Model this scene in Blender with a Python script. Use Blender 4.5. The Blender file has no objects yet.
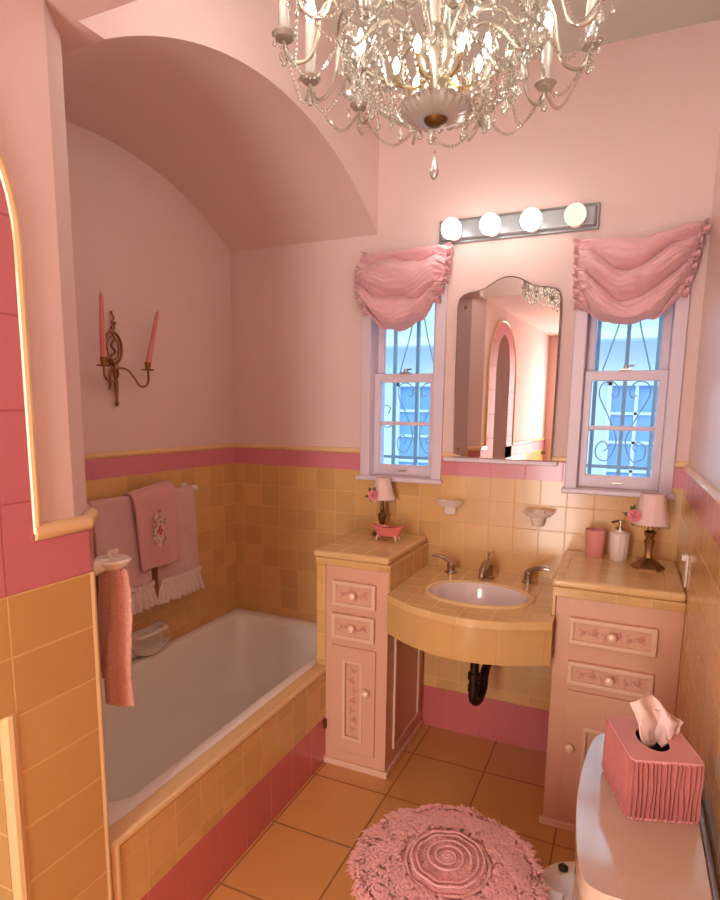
import bpy, bmesh, math, random
from math import sin, cos, pi, radians as R, sqrt
from mathutils import Vector, Matrix, noise
from mathutils.geometry import tessellate_polygon
random.seed(4)
S = bpy.context.scene
COL = S.collection

# ------------------------------------------------------------------ materials
def newmat(name):
    m = bpy.data.materials.new(name); m.use_nodes = True
    nt = m.node_tree; nt.nodes.clear()
    out = nt.nodes.new('ShaderNodeOutputMaterial')
    return m, nt, out
def srgb(r, g, b):
    f = lambda c: (c/255/12.92) if c/255 <= .04045 else ((c/255+.055)/1.055)**2.4
    return (f(r), f(g), f(b), 1)
def N(nt, t, **kw):
    n = nt.nodes.new('ShaderNode'+t)
    for k, v in kw.items():
        if k.startswith('i_'):
            key = k[2:]
            n.inputs[int(key) if key.isdigit() else key.replace('_', ' ')].default_value = v
        else: setattr(n, k, v)
    return n
def L(nt, a, b): nt.links.new(a, b)
def mth(nt, op, a, b=None, c=None):
    n = nt.nodes.new('ShaderNodeMath'); n.operation = op
    for i, v in enumerate((a, b, c)):
        if v is None: continue
        if isinstance(v, (int, float)): n.inputs[i].default_value = v
        else: L(nt, v, n.inputs[i])
    return n.outputs[0]
def mat(name, col, rough=.5, metal=0, var=.0, vscale=6, bump=0, bscale=40, coat=0, sheen=0, trans=0, spec=.5, sss=0, stretch=None):
    m, nt, out = newmat(name)
    b = N(nt, 'BsdfPrincipled'); L(nt, b.outputs[0], out.inputs[0])
    b.inputs['Base Color'].default_value = col
    b.inputs['Roughness'].default_value = rough; b.inputs['Metallic'].default_value = metal
    b.inputs['Coat Weight'].default_value = coat; b.inputs['Coat Roughness'].default_value = .08
    b.inputs['Sheen Weight'].default_value = sheen
    b.inputs['Transmission Weight'].default_value = trans
    b.inputs['Specular IOR Level'].default_value = spec
    tc = N(nt, 'TexCoord'); src = tc.outputs['Object']
    if stretch:
        mp = N(nt, 'Mapping'); mp.inputs['Scale'].default_value = stretch; L(nt, src, mp.inputs[0]); src = mp.outputs[0]
    if var:
        n = N(nt, 'TexNoise', i_Scale=vscale, i_Detail=4.0); L(nt, src, n.inputs['Vector'])
        mx = N(nt, 'MixRGB', blend_type='MIX')
        mx.inputs[1].default_value = tuple(c*(1-var) for c in col[:3])+(1,)
        mx.inputs[2].default_value = tuple(min(1, c*(1+var)) for c in col[:3])+(1,)
        L(nt, n.outputs[0], mx.inputs[0]); L(nt, mx.outputs[0], b.inputs['Base Color'])
    if bump:
        n = N(nt, 'TexNoise', i_Scale=bscale, i_Detail=5.0); L(nt, src, n.inputs['Vector'])
        bp = N(nt, 'Bump', i_Strength=bump, i_Distance=.01); L(nt, n.outputs[0], bp.inputs['Height']); L(nt, bp.outputs[0], b.inputs['Normal'])
    return m
def tile(name, col, grout, size, off=(0, 0, 0), gw=.0028, rough=.22, var=.10, coat=.25):
    """square glazed tiles in place coordinates: grout lines across each face, a tone per tile"""
    m, nt, out = newmat(name)
    b = N(nt, 'BsdfPrincipled'); L(nt, b.outputs[0], out.inputs[0])
    geo = N(nt, 'NewGeometry'); sp = N(nt, 'SeparateXYZ'); L(nt, geo.outputs['Position'], sp.inputs[0])
    sn = N(nt, 'SeparateXYZ'); L(nt, geo.outputs['True Normal'], sn.inputs[0])
    masks, cells = [], []
    for i in range(3):
        if size[i] is None: continue
        p = mth(nt, 'DIVIDE', mth(nt, 'SUBTRACT', sp.outputs[i], off[i]), size[i])
        fr = mth(nt, 'FRACT', p)
        d = mth(nt, 'MINIMUM', fr, mth(nt, 'SUBTRACT', 1.0, fr))
        ss = N(nt, 'MapRange', interpolation_type='SMOOTHSTEP')
        L(nt, d, ss.inputs[0]); ss.inputs[1].default_value = gw*.35/size[i]; ss.inputs[2].default_value = gw*1.1/size[i]
        ss.inputs[3].default_value = 1; ss.inputs[4].default_value = 0
        side = mth(nt, 'LESS_THAN', mth(nt, 'ABSOLUTE', sn.outputs[i]), .7)
        masks.append(mth(nt, 'MULTIPLY', ss.outputs[0], side))
        cells.append(mth(nt, 'MULTIPLY', mth(nt, 'FLOOR', p), side))
    mk = masks[0]
    for q in masks[1:]: mk = mth(nt, 'MAXIMUM', mk, q)
    cb = N(nt, 'CombineXYZ')
    for i, c in zip([j for j in range(3) if size[j] is not None], cells): L(nt, c, cb.inputs[i])
    wn = N(nt, 'TexWhiteNoise', noise_dimensions='3D'); L(nt, cb.outputs[0], wn.inputs[0])
    nz = N(nt, 'TexNoise', i_Scale=9.0, i_Detail=3.0); L(nt, geo.outputs['Position'], nz.inputs['Vector'])
    t = mth(nt, 'ADD', mth(nt, 'MULTIPLY', wn.outputs[0], .7), mth(nt, 'MULTIPLY', nz.outputs[0], .4))
    mx = N(nt, 'MixRGB'); L(nt, t, mx.inputs[0])
    mx.inputs[1].default_value = tuple(c*(1-var) for c in col[:3])+(1,)
    mx.inputs[2].default_value = tuple(min(1, c*(1+var)) for c in col[:3])+(1,)
    m2 = N(nt, 'MixRGB'); L(nt, mk, m2.inputs[0]); L(nt, mx.outputs[0], m2.inputs[1]); m2.inputs[2].default_value = grout
    L(nt, m2.outputs[0], b.inputs['Base Color'])
    b.inputs['Coat Weight'].default_value = coat; b.inputs['Coat Roughness'].default_value = .1
    L(nt, mth(nt, 'ADD', mth(nt, 'MULTIPLY', mk, .5), rough), b.inputs['Roughness'])
    h = mth(nt, 'ADD', mth(nt, 'SUBTRACT', 1.0, mk), mth(nt, 'MULTIPLY', nz.outputs[0], .5))
    bp = N(nt, 'Bump', i_Strength=.16, i_Distance=.004); L(nt, h, bp.inputs['Height']); L(nt, bp.outputs[0], b.inputs['Normal'])
    return m
def emit(name, col, s):
    m, nt, out = newmat(name); e = N(nt, 'Emission', i_Color=col, i_Strength=s); L(nt, e.outputs[0], out.inputs[0]); return m

PINKP = srgb(231, 202, 196)
M = {}
M['plaster'] = mat('pink_plaster', PINKP, .75, var=.02, vscale=2, bump=.12, bscale=5)
M['satin'] = mat('pink_satin_paint', PINKP, .3, bump=.08, bscale=5, coat=.3)
M['ceil'] = mat('ceiling_paint', srgb(206, 204, 194), .8, bump=.05)
M['cabinet'] = mat('pink_cabinet_paint', srgb(226, 174, 146), .38, var=.03, vscale=8, bump=.03, bscale=60)
M['cab_trim'] = mat('cabinet_molding_paint', srgb(236, 194, 168), .35)
M['wood_white'] = mat('window_paint', srgb(226, 210, 222), .35)
YC, YG = srgb(219, 173, 110), srgb(224, 182, 122)
M['ytile'] = tile('yellow_wall_tile', YC, YG, (.108, .108, .108), (.222, 2.586, .142), var=.13)
M['ytile_pier_shaded'] = tile('yellow_pier_tile_shaded', srgb(206, 159, 98), srgb(222, 178, 118), (.2, .2, .125), (-1.093, .735, .005), var=.06)  # same yellow tile, shade put into its colour to tone down the lit pier
M['ytile_top'] = tile('yellow_counter_tile', srgb(230, 189, 129), srgb(229, 187, 127), (.108, .108, .108), (-.815, 2.10, .93), var=.04)
M['ytile_front'] = tile('yellow_front_tile', YC, srgb(206, 156, 94), (.152, None, None), (-.815, 0, 0), var=.05)
M['ytile_plain'] = mat('yellow_bullnose_tile', srgb(238, 202, 148), .2, var=.05, vscale=5, coat=.25)
M['ptile'] = tile('pink_wall_tile', srgb(214, 130, 144), srgb(204, 122, 132), (.152, .152, .31), (.222, 2.586, 1.22-.1), var=.05)
M['ptile_pier'] = tile('pink_pier_tile', srgb(204, 118, 126), srgb(180, 96, 104), (.152, .4, .180), (0, .735, 1.132), var=.05, rough=.5, coat=0)
M['ptile_base'] = tile('pink_base_tile', srgb(206, 108, 108), srgb(202, 104, 104), (.152, .152, .4), (.222, 2.586, -.1), var=.05)
M['floor'] = tile('floor_tile', srgb(216, 158, 92), srgb(160, 108, 60), (.317, .317, .317), (-.767, 1.68, .1), gw=.005, rough=.3, var=.06)
M['white'] = mat('white_porcelain', srgb(238, 222, 214), .12, coat=.6, var=.01)
M['tubwhite'] = mat('tub_enamel', srgb(250, 244, 234), .22, coat=.3)
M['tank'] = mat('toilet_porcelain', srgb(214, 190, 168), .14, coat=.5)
M['sink'] = mat('sink_porcelain', srgb(240, 226, 222), .12, coat=.6)
M['ceramic'] = mat('white_ceramic', srgb(240, 226, 214), .2, coat=.4)
M['nickel'] = mat('brushed_nickel', srgb(176, 160, 146), .28, metal=1)
M['darkmetal'] = mat('dark_pipe', srgb(66, 50, 44), .4, metal=.8)
M['brass'] = mat('antique_brass', srgb(150, 106, 66), .35, metal=.9, var=.2, vscale=40)
M['bronze'] = mat('aged_bronze', srgb(122, 92, 56), .4, metal=.8, var=.25, vscale=50)
M['silver'] = mat('tarnished_silver', srgb(194, 192, 176), .3, metal=.95, var=.1, vscale=30)
M['pan'] = mat('pewter_drip_pan', srgb(176, 166, 152), .4, metal=.35)
M['gold'] = mat('pale_gold', srgb(200, 178, 120), .25, metal=.95)
M['steelplate'] = mat('satin_metal_plate', srgb(150, 152, 156), .3, metal=.3)
M['mirror'] = mat('silvered_glass', (.86, .84, .82, 1), .015, metal=1)
M['edge'] = mat('mirror_edge', srgb(120, 92, 84), .3, metal=.4)
M['iron'] = mat('wrought_iron_hazed', srgb(130, 168, 184), .6)  # grille iron with daylight haze put into its colour, paler and bluer
M['valance'] = mat('pink_gauze', srgb(232, 178, 184), .75, sheen=.4, var=.06, vscale=30, bump=.15, bscale=120)
M['towel_dusty'] = mat('dusty_pink_terry', srgb(228, 184, 182), .95, sheen=.5, bump=.5, bscale=350)
M['towel_rose'] = mat('rose_pink_terry', srgb(232, 168, 166), .95, sheen=.5, bump=.5, bscale=350)
M['towel_coral'] = mat('coral_pink_terry', srgb(236, 174, 160), .95, sheen=.4, bump=.9, bscale=160)
M['thread'] = mat('sage_thread', srgb(186, 152, 134), .8)
M['lace'] = mat('cream_lace', srgb(246, 222, 214), .9, sheen=.3, bump=.6, bscale=200)
M['shag'] = mat('pink_shag', srgb(244, 178, 174), .95, sheen=.6, var=.08, vscale=60, bump=.6, bscale=120)
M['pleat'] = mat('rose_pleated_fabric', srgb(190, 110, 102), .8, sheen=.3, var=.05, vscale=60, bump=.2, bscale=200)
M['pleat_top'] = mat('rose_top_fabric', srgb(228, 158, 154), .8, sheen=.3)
M['tissue'] = mat('tissue_paper', srgb(242, 212, 204), .9)
M['candle'] = mat('pink_wax', srgb(224, 142, 138), .45, spec=.3)
M['rose'] = mat('silk_rose', srgb(244, 150, 160), .7, sheen=.2)
M['rose_dark'] = mat('silk_rose_heart', srgb(214, 92, 108), .7)
M['leaf'] = mat('silk_leaf', srgb(96, 92, 56), .7)
M['shade'] = mat('lamp_shade_fabric', srgb(240, 210, 200), .85)
M['tumbler'] = mat('pink_glass_tumbler', srgb(232, 156, 150), .25, coat=.4)
M['dishpink'] = mat('coral_glazed_dish', srgb(232, 128, 124), .2, coat=.5)
M['soap'] = mat('mauve_soap', srgb(176, 88, 96), .4)
M['deck'] = mat('toilet_base_porcelain', srgb(226, 196, 166), .2, coat=.4)
M['black'] = mat('black_rubber', srgb(40, 30, 28), .6)
M['knob'] = mat('pearl_knob', srgb(248, 206, 176), .2, coat=.4)
M['relief'] = mat('faded_rose_relief', srgb(216, 150, 134), .6)
M['bulb'] = emit('lit_bulb', (1, .93, .85, 1), 6.5)
M['bulb_dim'] = emit('dim_bulb', (1, .86, .70, 1), .85)
M['flame'] = emit('lit_candle_bulb', (1, .94, .86, 1), 38)
M['hubbulb'] = emit('lit_hub_bulb', (1, .88, .70, 1), 22)
M['ext'] = mat('neighbour_stucco', srgb(208, 222, 228), .9)
M['extwin'] = mat('neighbour_window_glass', srgb(118, 164, 206), .3)
M['extwhite'] = mat('neighbour_window_paint', srgb(214, 230, 240), .6)
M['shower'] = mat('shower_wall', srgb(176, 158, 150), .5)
def glassmat(name, tint, tr, rough=.02, gl=.5):
    m, nt, out = newmat(name)
    t = N(nt, 'BsdfTransparent', i_Color=tint); g = N(nt, 'BsdfGlossy', i_Roughness=rough); g.inputs[0].default_value = (1, 1, 1, 1)
    fr = N(nt, 'Fresnel', i_IOR=1.45)
    mx = N(nt, 'MixShader'); L(nt, mth(nt, 'ADD', mth(nt, 'MULTIPLY', fr.outputs[0], 1-tr), tr*gl), mx.inputs[0])
    L(nt, t.outputs[0], mx.inputs[1]); L(nt, g.outputs[0], mx.inputs[2]); L(nt, mx.outputs[0], out.inputs[0]); return m
M['pane'] = glassmat('window_glass', (.96, .98, 1, 1), 0.0)
def crystal():
    m, nt, out = newmat('cut_crystal')
    g = N(nt, 'BsdfGlass', i_Roughness=0.0, i_IOR=1.55); g.inputs[0].default_value = (.86, .90, .84, 1); t = N(nt, 'BsdfTransparent')
    s = N(nt, 'BsdfGlossy', i_Roughness=.08); mx = N(nt, 'MixShader', i_0=.28); m2 = N(nt, 'MixShader', i_0=.3)
    L(nt, g.outputs[0], mx.inputs[1]); L(nt, s.outputs[0], mx.inputs[2]); L(nt, mx.outputs[0], m2.inputs[1]); L(nt, t.outputs[0], m2.inputs[2])
    L(nt, m2.outputs[0], out.inputs[0]); return m
M['crystal'] = crystal()
M['sleeve'] = mat('frosted_sleeve', srgb(206, 202, 192), .25, trans=.35, coat=.4)

# ------------------------------------------------------------------ mesh building
class MB:
    def __init__(s): s.v = []; s.f = []; s.sm = []
    def add(s, vs, fs, smooth=False):
        o = len(s.v); s.v += [tuple(v) for v in vs]
        for f in fs: s.f.append([i+o for i in f]); s.sm.append(smooth)
        return s
    def box(s, x0, x1, y0, y1, z0, z1):
        v = [(x, y, z) for z in (z0, z1) for y in (y0, y1) for x in (x0, x1)]
        return s.add(v, [(0, 2, 3, 1), (4, 5, 7, 6), (0, 1, 5, 4), (2, 6, 7, 3), (0, 4, 6, 2), (1, 3, 7, 5)])
    def plate(s, outer, holes, plane, d0, d1):
        """polygon with holes in the given plane ('xz','yz','xy'), thick from d0 to d1 along the third axis"""
        loops = [outer]+list(holes)
        P = {'xz': lambda a, b, d: (a, d, b), 'yz': lambda a, b, d: (d, a, b), 'xy': lambda a, b, d: (a, b, d)}[plane]
        tris = tessellate_polygon([[Vector((a, b, 0)) for a, b in lp] for lp in loops])
        flat = [p for lp in loops for p in lp]; n = len(flat)
        vs = [P(a, b, d0) for a, b in flat]+[P(a, b, d1) for a, b in flat]
        fs = [tuple(t) for t in tris]+[tuple(i+n for i in reversed(t)) for t in tris]
        o = 0
        for lp in loops:
            k = len(lp)
            for i in range(k): fs.append((o+i, o+(i+1) % k, n+o+(i+1) % k, n+o+i))
            o += k
        return s.add(vs, fs)
    def tube(s, pts, r, n=8, caps=True, closed=False):
        pts = [Vector(p) for p in pts]; m = len(pts); rr = r if isinstance(r, (list, tuple)) else [r]*m
        vs = []; prev = None
        for i, p in enumerate(pts):
            a = pts[(i-1) % m] if (closed or i > 0) else p; b = pts[(i+1) % m] if (closed or i < m-1) else p
            t = (b-a).normalized()
            if prev is None:
                u = t.orthogonal().normalized()
            else:
                u = prev-t*prev.dot(t); u = u.normalized() if u.length > 1e-6 else t.orthogonal().normalized()
            prev = u; w = t.cross(u)
            for k in range(n):
                q = 2*pi*k/n; vs.append(p+(u*cos(q)+w*sin(q))*rr[i])
        fs = []
        for i in range(m if closed else m-1):
            j = (i+1) % m
            for k in range(n): fs.append((i*n+k, i*n+(k+1) % n, j*n+(k+1) % n, j*n+k))
        s.add(vs, fs, True)
        if caps and not closed: s.add(vs[:n], [tuple(range(n))[::-1]]); s.add(vs[-n:], [tuple(range(n))])
        return s
    def lathe(s, prof, c=(0, 0, 0), n=24, sx=1, sy=1, axis='z', flute=0, nf=0):
        vs = []
        for r, z in prof:
            for k in range(n):
                q = 2*pi*k/n; rr = r*(1+flute*cos(nf*q)); a, b = rr*cos(q)*sx, rr*sin(q)*sy
                p = {'z': (a, b, z), 'y': (a, z, b), 'x': (z, a, b)}[axis]
                vs.append((c[0]+p[0], c[1]+p[1], c[2]+p[2]))
        fs = []
        for i in range(len(prof)-1):
            for k in range(n): fs.append((i*n+k, i*n+(k+1) % n, (i+1)*n+(k+1) % n, (i+1)*n+k))
        s.add(vs, fs, True)
        if prof[0][0] > 1e-5: s.add(vs[:n], [tuple(range(n))[::-1]])
        if prof[-1][0] > 1e-5: s.add(vs[-n:], [tuple(range(n))])
        return s
    def ball(s, c, r, n=10, sx=1, sy=1, sz=1):
        return s.lathe([(max(1e-6, r*sin(pi*i/(n//2+2))), -r*cos(pi*i/(n//2+2))*sz) for i in range(n//2+3)], c, n, sx, sy)
    def octa(s, c, r, h, n=6):
        c = Vector(c); vs = [c+Vector((0, 0, h)), c-Vector((0, 0, h))]+[c+Vector((r*cos(2*pi*k/n), r*sin(2*pi*k/n), 0)) for k in range(n)]
        return s.add(vs, [(0, 2+k, 2+(k+1) % n) for k in range(n)]+[(1, 2+(k+1) % n, 2+k) for k in range(n)])
    def grid(s, f, nu, nv, closeu=False):
        vs = [f(i/nu if closeu else i/nu, j/nv) for j in range(nv+1) for i in range(nu+(0 if closeu else 1))]
        w = nu if closeu else nu+1
        fs = [(j*w+i, j*w+(i+1) % w, (j+1)*w+(i+1) % w, (j+1)*w+i) for j in range(nv) for i in range(nu)]
        return s.add(vs, fs, True)
def root_loc(p):
    v = Vector((0, 0, 0))
    while p is not None: v += p.location; p = p.parent
    return v
def obj(name, mb, m, parent=None, bevel=0, solid=0, sub=0, sharp=35, seg=2, label=None, fix=True, local=False):
    me = bpy.data.meshes.new(name); off = Vector((0, 0, 0)) if local else root_loc(parent)
    me.from_pydata([Vector(v)-off for v in mb.v], [], mb.f)
    bm = bmesh.new(); bm.from_mesh(me)
    for i, f in enumerate(bm.faces): f.smooth = mb.sm[i] if i < len(mb.sm) else False
    bmesh.ops.remove_doubles(bm, verts=bm.verts, dist=1e-5)
    if fix: bmesh.ops.recalc_face_normals(bm, faces=bm.faces)
    bm.to_mesh(me); bm.free()
    me.materials.append(M[m])
    o = bpy.data.objects.new(name, me); COL.objects.link(o)
    if parent is not None: o.parent = parent
    if solid: md = o.modifiers.new('solid', 'SOLIDIFY'); md.thickness = solid; md.offset = 0
    if bevel:
        for p in me.polygons: p.use_smooth = True
        md = o.modifiers.new('bevel', 'BEVEL'); md.width = bevel; md.segments = seg; md.limit_method = 'ANGLE'; md.angle_limit = R(sharp); md.harden_normals = True
    elif sharp and not solid:
        me.set_sharp_from_angle(angle=R(sharp))
    if sub: md = o.modifiers.new('sub', 'SUBSURF'); md.levels = md.render_levels = sub
    if label: o['label'] = label
    return o
def tag(o, label, cat, group=None):
    o['label'] = label; o['category'] = cat
    if group: o['group'] = group
    return o
def thing(name, loc, label, cat, group=None):
    o = bpy.data.objects.new(name, None); COL.objects.link(o); o.location = loc; o.empty_display_size = .05
    return tag(o, label, cat, group)
def struct(name, mb, m, parent=None, **kw):
    o = obj(name, mb, m, parent, **kw)
    if parent is None: o['kind'] = 'structure'
    return o
def arc(cx, cy, r, a0, a1, n, ry=None):
    return [(cx+r*cos(R(a0+(a1-a0)*i/n)), cy+(ry or r)*sin(R(a0+(a1-a0)*i/n))) for i in range(n+1)]
def smooth_path(pts, k=6):
    P = [Vector(p) for p in pts]; out = []
    for i in range(len(P)-1):
        p0, p1, p2, p3 = P[max(0, i-1)], P[i], P[i+1], P[min(len(P)-1, i+2)]
        for j in range(k):
            t = j/k
            out.append(.5*((2*p1)+(p2-p0)*t+(2*p0-5*p1+4*p2-p3)*t*t+(3*p1-p0-3*p2+p3)*t**3))
    return out+[P[-1]]

# ------------------------------------------------------------------ dimensions (metres, camera stands over the origin)
YB, XL, XW, XR = 2.586, -1.90, -1.093, .222         # back wall, alcove wall, plane of tub apron, right wall
ZC, ZLOW = 2.87, 2.286
WIN = (-.957, -.024); WZ0, WZ1 = 1.20, 2.10; WH = .165
# arch of the tub alcove
ac, ar = 1.8205, 1.40
az = 2.516-ar
a_end = math.degrees(math.acos(.7655/ar))
archpts = arc(ac, az, ar, a_end, 180-a_end, 40)     # back wall -> pier, crown 2.516

# ------------------------------------------------------------------ the setting
struct('floor', MB().box(XL-.1, XR+.1, -1.4, YB+.2, -.1, 0), 'floor')
outer = [(XL-.1, 0), (XR+.1, 0), (XR+.1, ZC+.1), (XL-.1, ZC+.1)]
holes = [[(c-WH, WZ0), (c+WH, WZ0), (c+WH, WZ1), (c-WH, WZ1)] for c in WIN]
struct('wall_back', MB().plate(outer, holes, 'xz', YB, YB+.17), 'plaster')
struct('wall_right', MB().box(XR, XR+.1, -1.4, YB, 0, ZC+.1), 'satin')
struct('wall_front', MB().box(XL-.1, XR+.1, -1.4, -1.3, 0, ZC+.1), 'plaster')
struct('wall_left_alcove', MB().box(XL-.1, XL, -1.3, YB, 0, ZC+.1), 'plaster')
# the mass above the tub: wall face on the room side and the vault under it
struct('wall_left_arch', MB().plate([(YB, ZC+.05)]+[(min(a, YB), b) for a, b in archpts]+[(.986, ZLOW), (.986, ZC+.05)], [], 'yz', XL, XW), 'plaster')
struct('ceiling', MB().box(XL, XR, .9, YB, ZC, ZC+.1), 'ceil')
struct('ceiling_low', MB().box(XL, XR, -1.3, .986, ZLOW, ZC), 'plaster')
# pier between the tub and the shower opening, with a chamfered corner
CH = [(XW, .93), (-1.166, 1.004)]
struct('wall_left_pier', MB().plate([(XW, .90), (XW, .906), (-1.166, 1.004), (XL, 1.004), (XL, .78), (-1.2, .78), (-1.2, .90)], [], 'xy', 0, ZLOW), 'plaster')
# shower wall with the arched opening
SY0, SY1, SZ = .235, .62, 1.80
inner = arc((SY0+SY1)/2, SZ, (SY1-SY0)/2, 0, 180, 28, .30)
STEP = .718
struct('wall_left', MB().plate([(-1.3, 0), (-1.3, ZLOW), (.90, ZLOW), (.90, 0), (STEP, 0), (STEP, .89), (SY1, .89)]+inner+[(SY0, 0)], [], 'yz', -1.2, XW), 'plaster')
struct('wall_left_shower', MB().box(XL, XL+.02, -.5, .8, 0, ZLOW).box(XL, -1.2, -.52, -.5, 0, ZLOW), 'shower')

# tile fields -------------------------------------------------
t = .010
# back wall wainscot, notched at the windows
pts = [(XL, 0), (XR, 0), (XR, 1.22)]
for c in reversed(WIN): pts += [(c+WH, 1.22), (c+WH, WZ0-.02), (c-WH, WZ0-.02), (c-WH, 1.22)]
pts += [(XL, 1.22)]
struct('trim_1', MB().plate(pts, [], 'xz', YB-t, YB), 'ytile')
mb = MB()
for a, b in ((XL, WIN[0]-WH), (WIN[0]+WH, WIN[1]-WH), (WIN[1]+WH, XR)): mb.box(a, b, YB-t, YB, 1.22, 1.30)
struct('trim_2', mb, 'ptile')
mb = MB()
for a, b in ((XL, WIN[0]-WH), (WIN[0]+WH, WIN[1]-WH), (WIN[1]+WH, XR)): mb.tube([(a, YB-.002, 1.312), (b, YB-.002, 1.312)], .0135, 10)
struct('trim_3', mb, 'ytile_plain')
struct('trim_4', MB().box(-.815, -.19, YB-t-.004, YB-.001, 0, .20), 'ptile_base')
# alcove wall
struct('trim_5', MB().box(XL, XL+t, 1.0, YB-t, .40, 1.22), 'ytile')
struct('trim_6', MB().box(XL, XL+t, 1.0, YB-t, 1.22, 1.30), 'ptile')
struct('trim_7', MB().tube([(XL+.002, 1.0, 1.312), (XL+.002, YB-t, 1.312)], .0135, 10), 'ytile_plain')
# right wall
struct('trim_8', MB().box(XR-t, XR, -1.3, YB-t, 0, 1.20), 'ytile')
struct('trim_9', MB().box(XR-t, XR, -1.3, YB-t, 1.20, 1.29), 'ptile')
struct('trim_10', MB().tube([(XR-.004, -1.3, 1.302), (XR-.004, YB-t, 1.302)], .0135, 10), 'ytile_plain')
# pier tiles: yellow below, pink band, pink frame of the arch
e = .008
def offs(pts, d):   # push the chamfer outline outwards
    return pts
pier = [(XW+e, STEP+.015), (XW+e, .934), (-1.160, 1.012), (-1.166, 1.004), (XW, .93), (XW, STEP+.015)]
struct('trim_11', MB().plate(pier, [], 'xy', 0, 1.132), 'ytile_pier_shaded')
struct('trim_12', MB().plate(pier, [], 'xy', 1.132, 1.228), 'ptile_pier')
oy = .18
outarch = arc((SY0+SY1)/2, SZ, (SY1-SY0)/2+oy, 0, 180, 28, .40)
struct('trim_13', MB().plate([(SY1+oy, 1.228)]+outarch+[(SY0-oy, 1.132), (SY0, 1.132)]+inner[::-1]+[(SY1, 1.132), (STEP+.0149, 1.132), (STEP+.0149, 1.228)], [], 'yz', XW, XW+e), 'ptile_pier')
mb = MB().box(XW, XW+e, -1.3, SY0, 1.132, 1.228)
struct('trim_14', mb, 'ptile_pier')
struct('trim_23', MB().box(XW, XW+e, SY1, STEP+.0149, .89, 1.132), 'ytile_pier_shaded')
struct('trim_25', MB().box(-1.2, XW-.006, STEP-.012, STEP, 0, .888), 'ytile_pier_shaded')
struct('trim_24', MB().box(-1.163, XW-.012, .936, .9545, 0, .428).box(-1.163, XW-.0585, .9545, 1.008, 0, .428), 'ytile_plain')
struct('trim_15', MB().box(XW, XW+e, -1.3, SY0, 0, 1.132), 'ytile_pier_shaded')
br = .0135
path = [(XW+.003, a+.012, b) for a, b in outarch[:15]][::-1]
mb = MB().tube([(XW+.003, a+(.011 if i < 14 else -.011), b) for i, (a, b) in enumerate(outarch)][::-1]+[(XW+.003, SY1+oy+.011, 1.244)], .011, 10)
mb.tube([(XW, SY1+oy+.004, 1.245), (XW, .934, 1.245), (-1.162, 1.010, 1.245)], .0185, 12)
mb.tube([(XW+.003, SY0-oy-.012, SZ), (XW+.003, SY0-oy-.012, 1.243), (XW+.003, -1.3, 1.243)], br, 10)
struct('trim_16', mb, 'ytile_plain')
struct('trim_17', MB().tube([(XW-.002, STEP+.004, 0), (XW-.002, STEP+.004, .89)], .015, 10).tube([(XW-.004, .938, 0), (XW-.004, .938, 1.132)], .0135, 10).tube([(-1.166, 1.0, .40), (-1.166, 1.0, 1.228)], .013, 10), 'ytile_plain')
# tub apron: pink foot, yellow field, rounded cap
AY0, AY1 = .9545, 2.13
struct('trim_18', MB().box(XW-.05, XW, AY0, AY1, 0, .208), 'ptile_base')
struct('trim_19', MB().box(XW-.05, XW, AY0, AY1, .208, .405), 'ytile')
mb = MB().box(XW-.058, XW+.004, AY0, AY1, .405, .43)
struct('trim_20', mb, 'ytile_plain', bevel=.010, seg=3)
struct('trim_21', MB().tube([(XW-.012, .972, 0), (XW-.012, .972, .418)], .0175, 12), 'ytile_plain')
# the narrow row of floor tiles beside the apron and a low glazed ledge behind the toilet tank
struct('trim_22', MB().box(.196, XR-t, .3, 1.56, 0, .655), 'tank', bevel=.006)

# ------------------------------------------------------------------ windows
def window(n, c):
    root = bpy.data.objects.new('window_%d' % n, None); COL.objects.link(root); root.location = (c, YB, WZ0); root['kind'] = 'structure'
    h = WH
    mb = MB()                                     # casing: two stepped boards each side, head, apron
    for s in (-1, 1):
        a, b = sorted((c+s*(h-.012), c+s*(h+.035))); mb.box(a, b, YB-.02, YB+.004, WZ0-.012, WZ1+.035)
    mb.box(c-h-.035, c+h+.035, YB-.021, YB+.003, WZ1-.01, WZ1+.04)
    obj('casing', mb, 'wood_white', root, bevel=.004)
    obj('sill', MB().box(c-h-.045, c+h+.045, YB-.045, YB+.05, WZ0-.022, WZ0-.002), 'wood_white', root, bevel=.005)
    mb = MB()                                     # jamb lining of the opening
    for s in (-1, 1):
        a, b = sorted((c+s*(h-.012), c+s*h)); mb.box(a, b, YB+.004, YB+.165, WZ0, WZ1)
    mb.box(c-h+.012, c+h-.012, YB+.004, YB+.165, WZ1-.012, WZ1)
    obj('jamb', mb, 'wood_white', root)
    def sash(name, y, z0, z1, st, bot, top, munt):
        x0, x1 = c-h+.012, c+h-.012
        o = obj(name, MB().plate([(x0, z0), (x1, z0), (x1, z1), (x0, z1)], [[(x0+st, z0+bot), (x1-st, z0+bot), (x1-st, z1-top), (x0+st, z1-top)]], 'xz', y, y+.032), 'wood_white', root, bevel=.004)
        if munt: obj('muntin', MB().box(x0+st, x1-st, y+.006, y+.026, munt-.009, munt+.009), 'wood_white', o, bevel=.003)
        obj('pane', MB().box(x0+st-.004, x1-st+.004, y+.015, y+.018, z0+bot-.004, z1-top+.004), 'pane', o)
    sash('lower_sash', YB+.030, WZ0, 1.675, .03, .052, .040, 1.446)
    sash('upper_sash', YB+.068, 1.64, WZ1-.012, .032, .03, .04, None)
    mb = MB().box(c-.022, c+.022, YB+.02, YB+.062, 1.675, 1.682).lathe([(.009, 0), (.009, .012), (.004, .016)], (c, YB+.04, 1.682), 12)
    mb.tube([(c, YB+.04, 1.692), (c+.03, YB+.035, 1.695)], .004, 8)
    obj('sash_lock', mb, 'silver', root)
    obj('sash_lift', MB().box(c-.02, c+.02, YB+.018, YB+.03, WZ0+.02, WZ0+.028), 'silver', root, bevel=.002)
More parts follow.
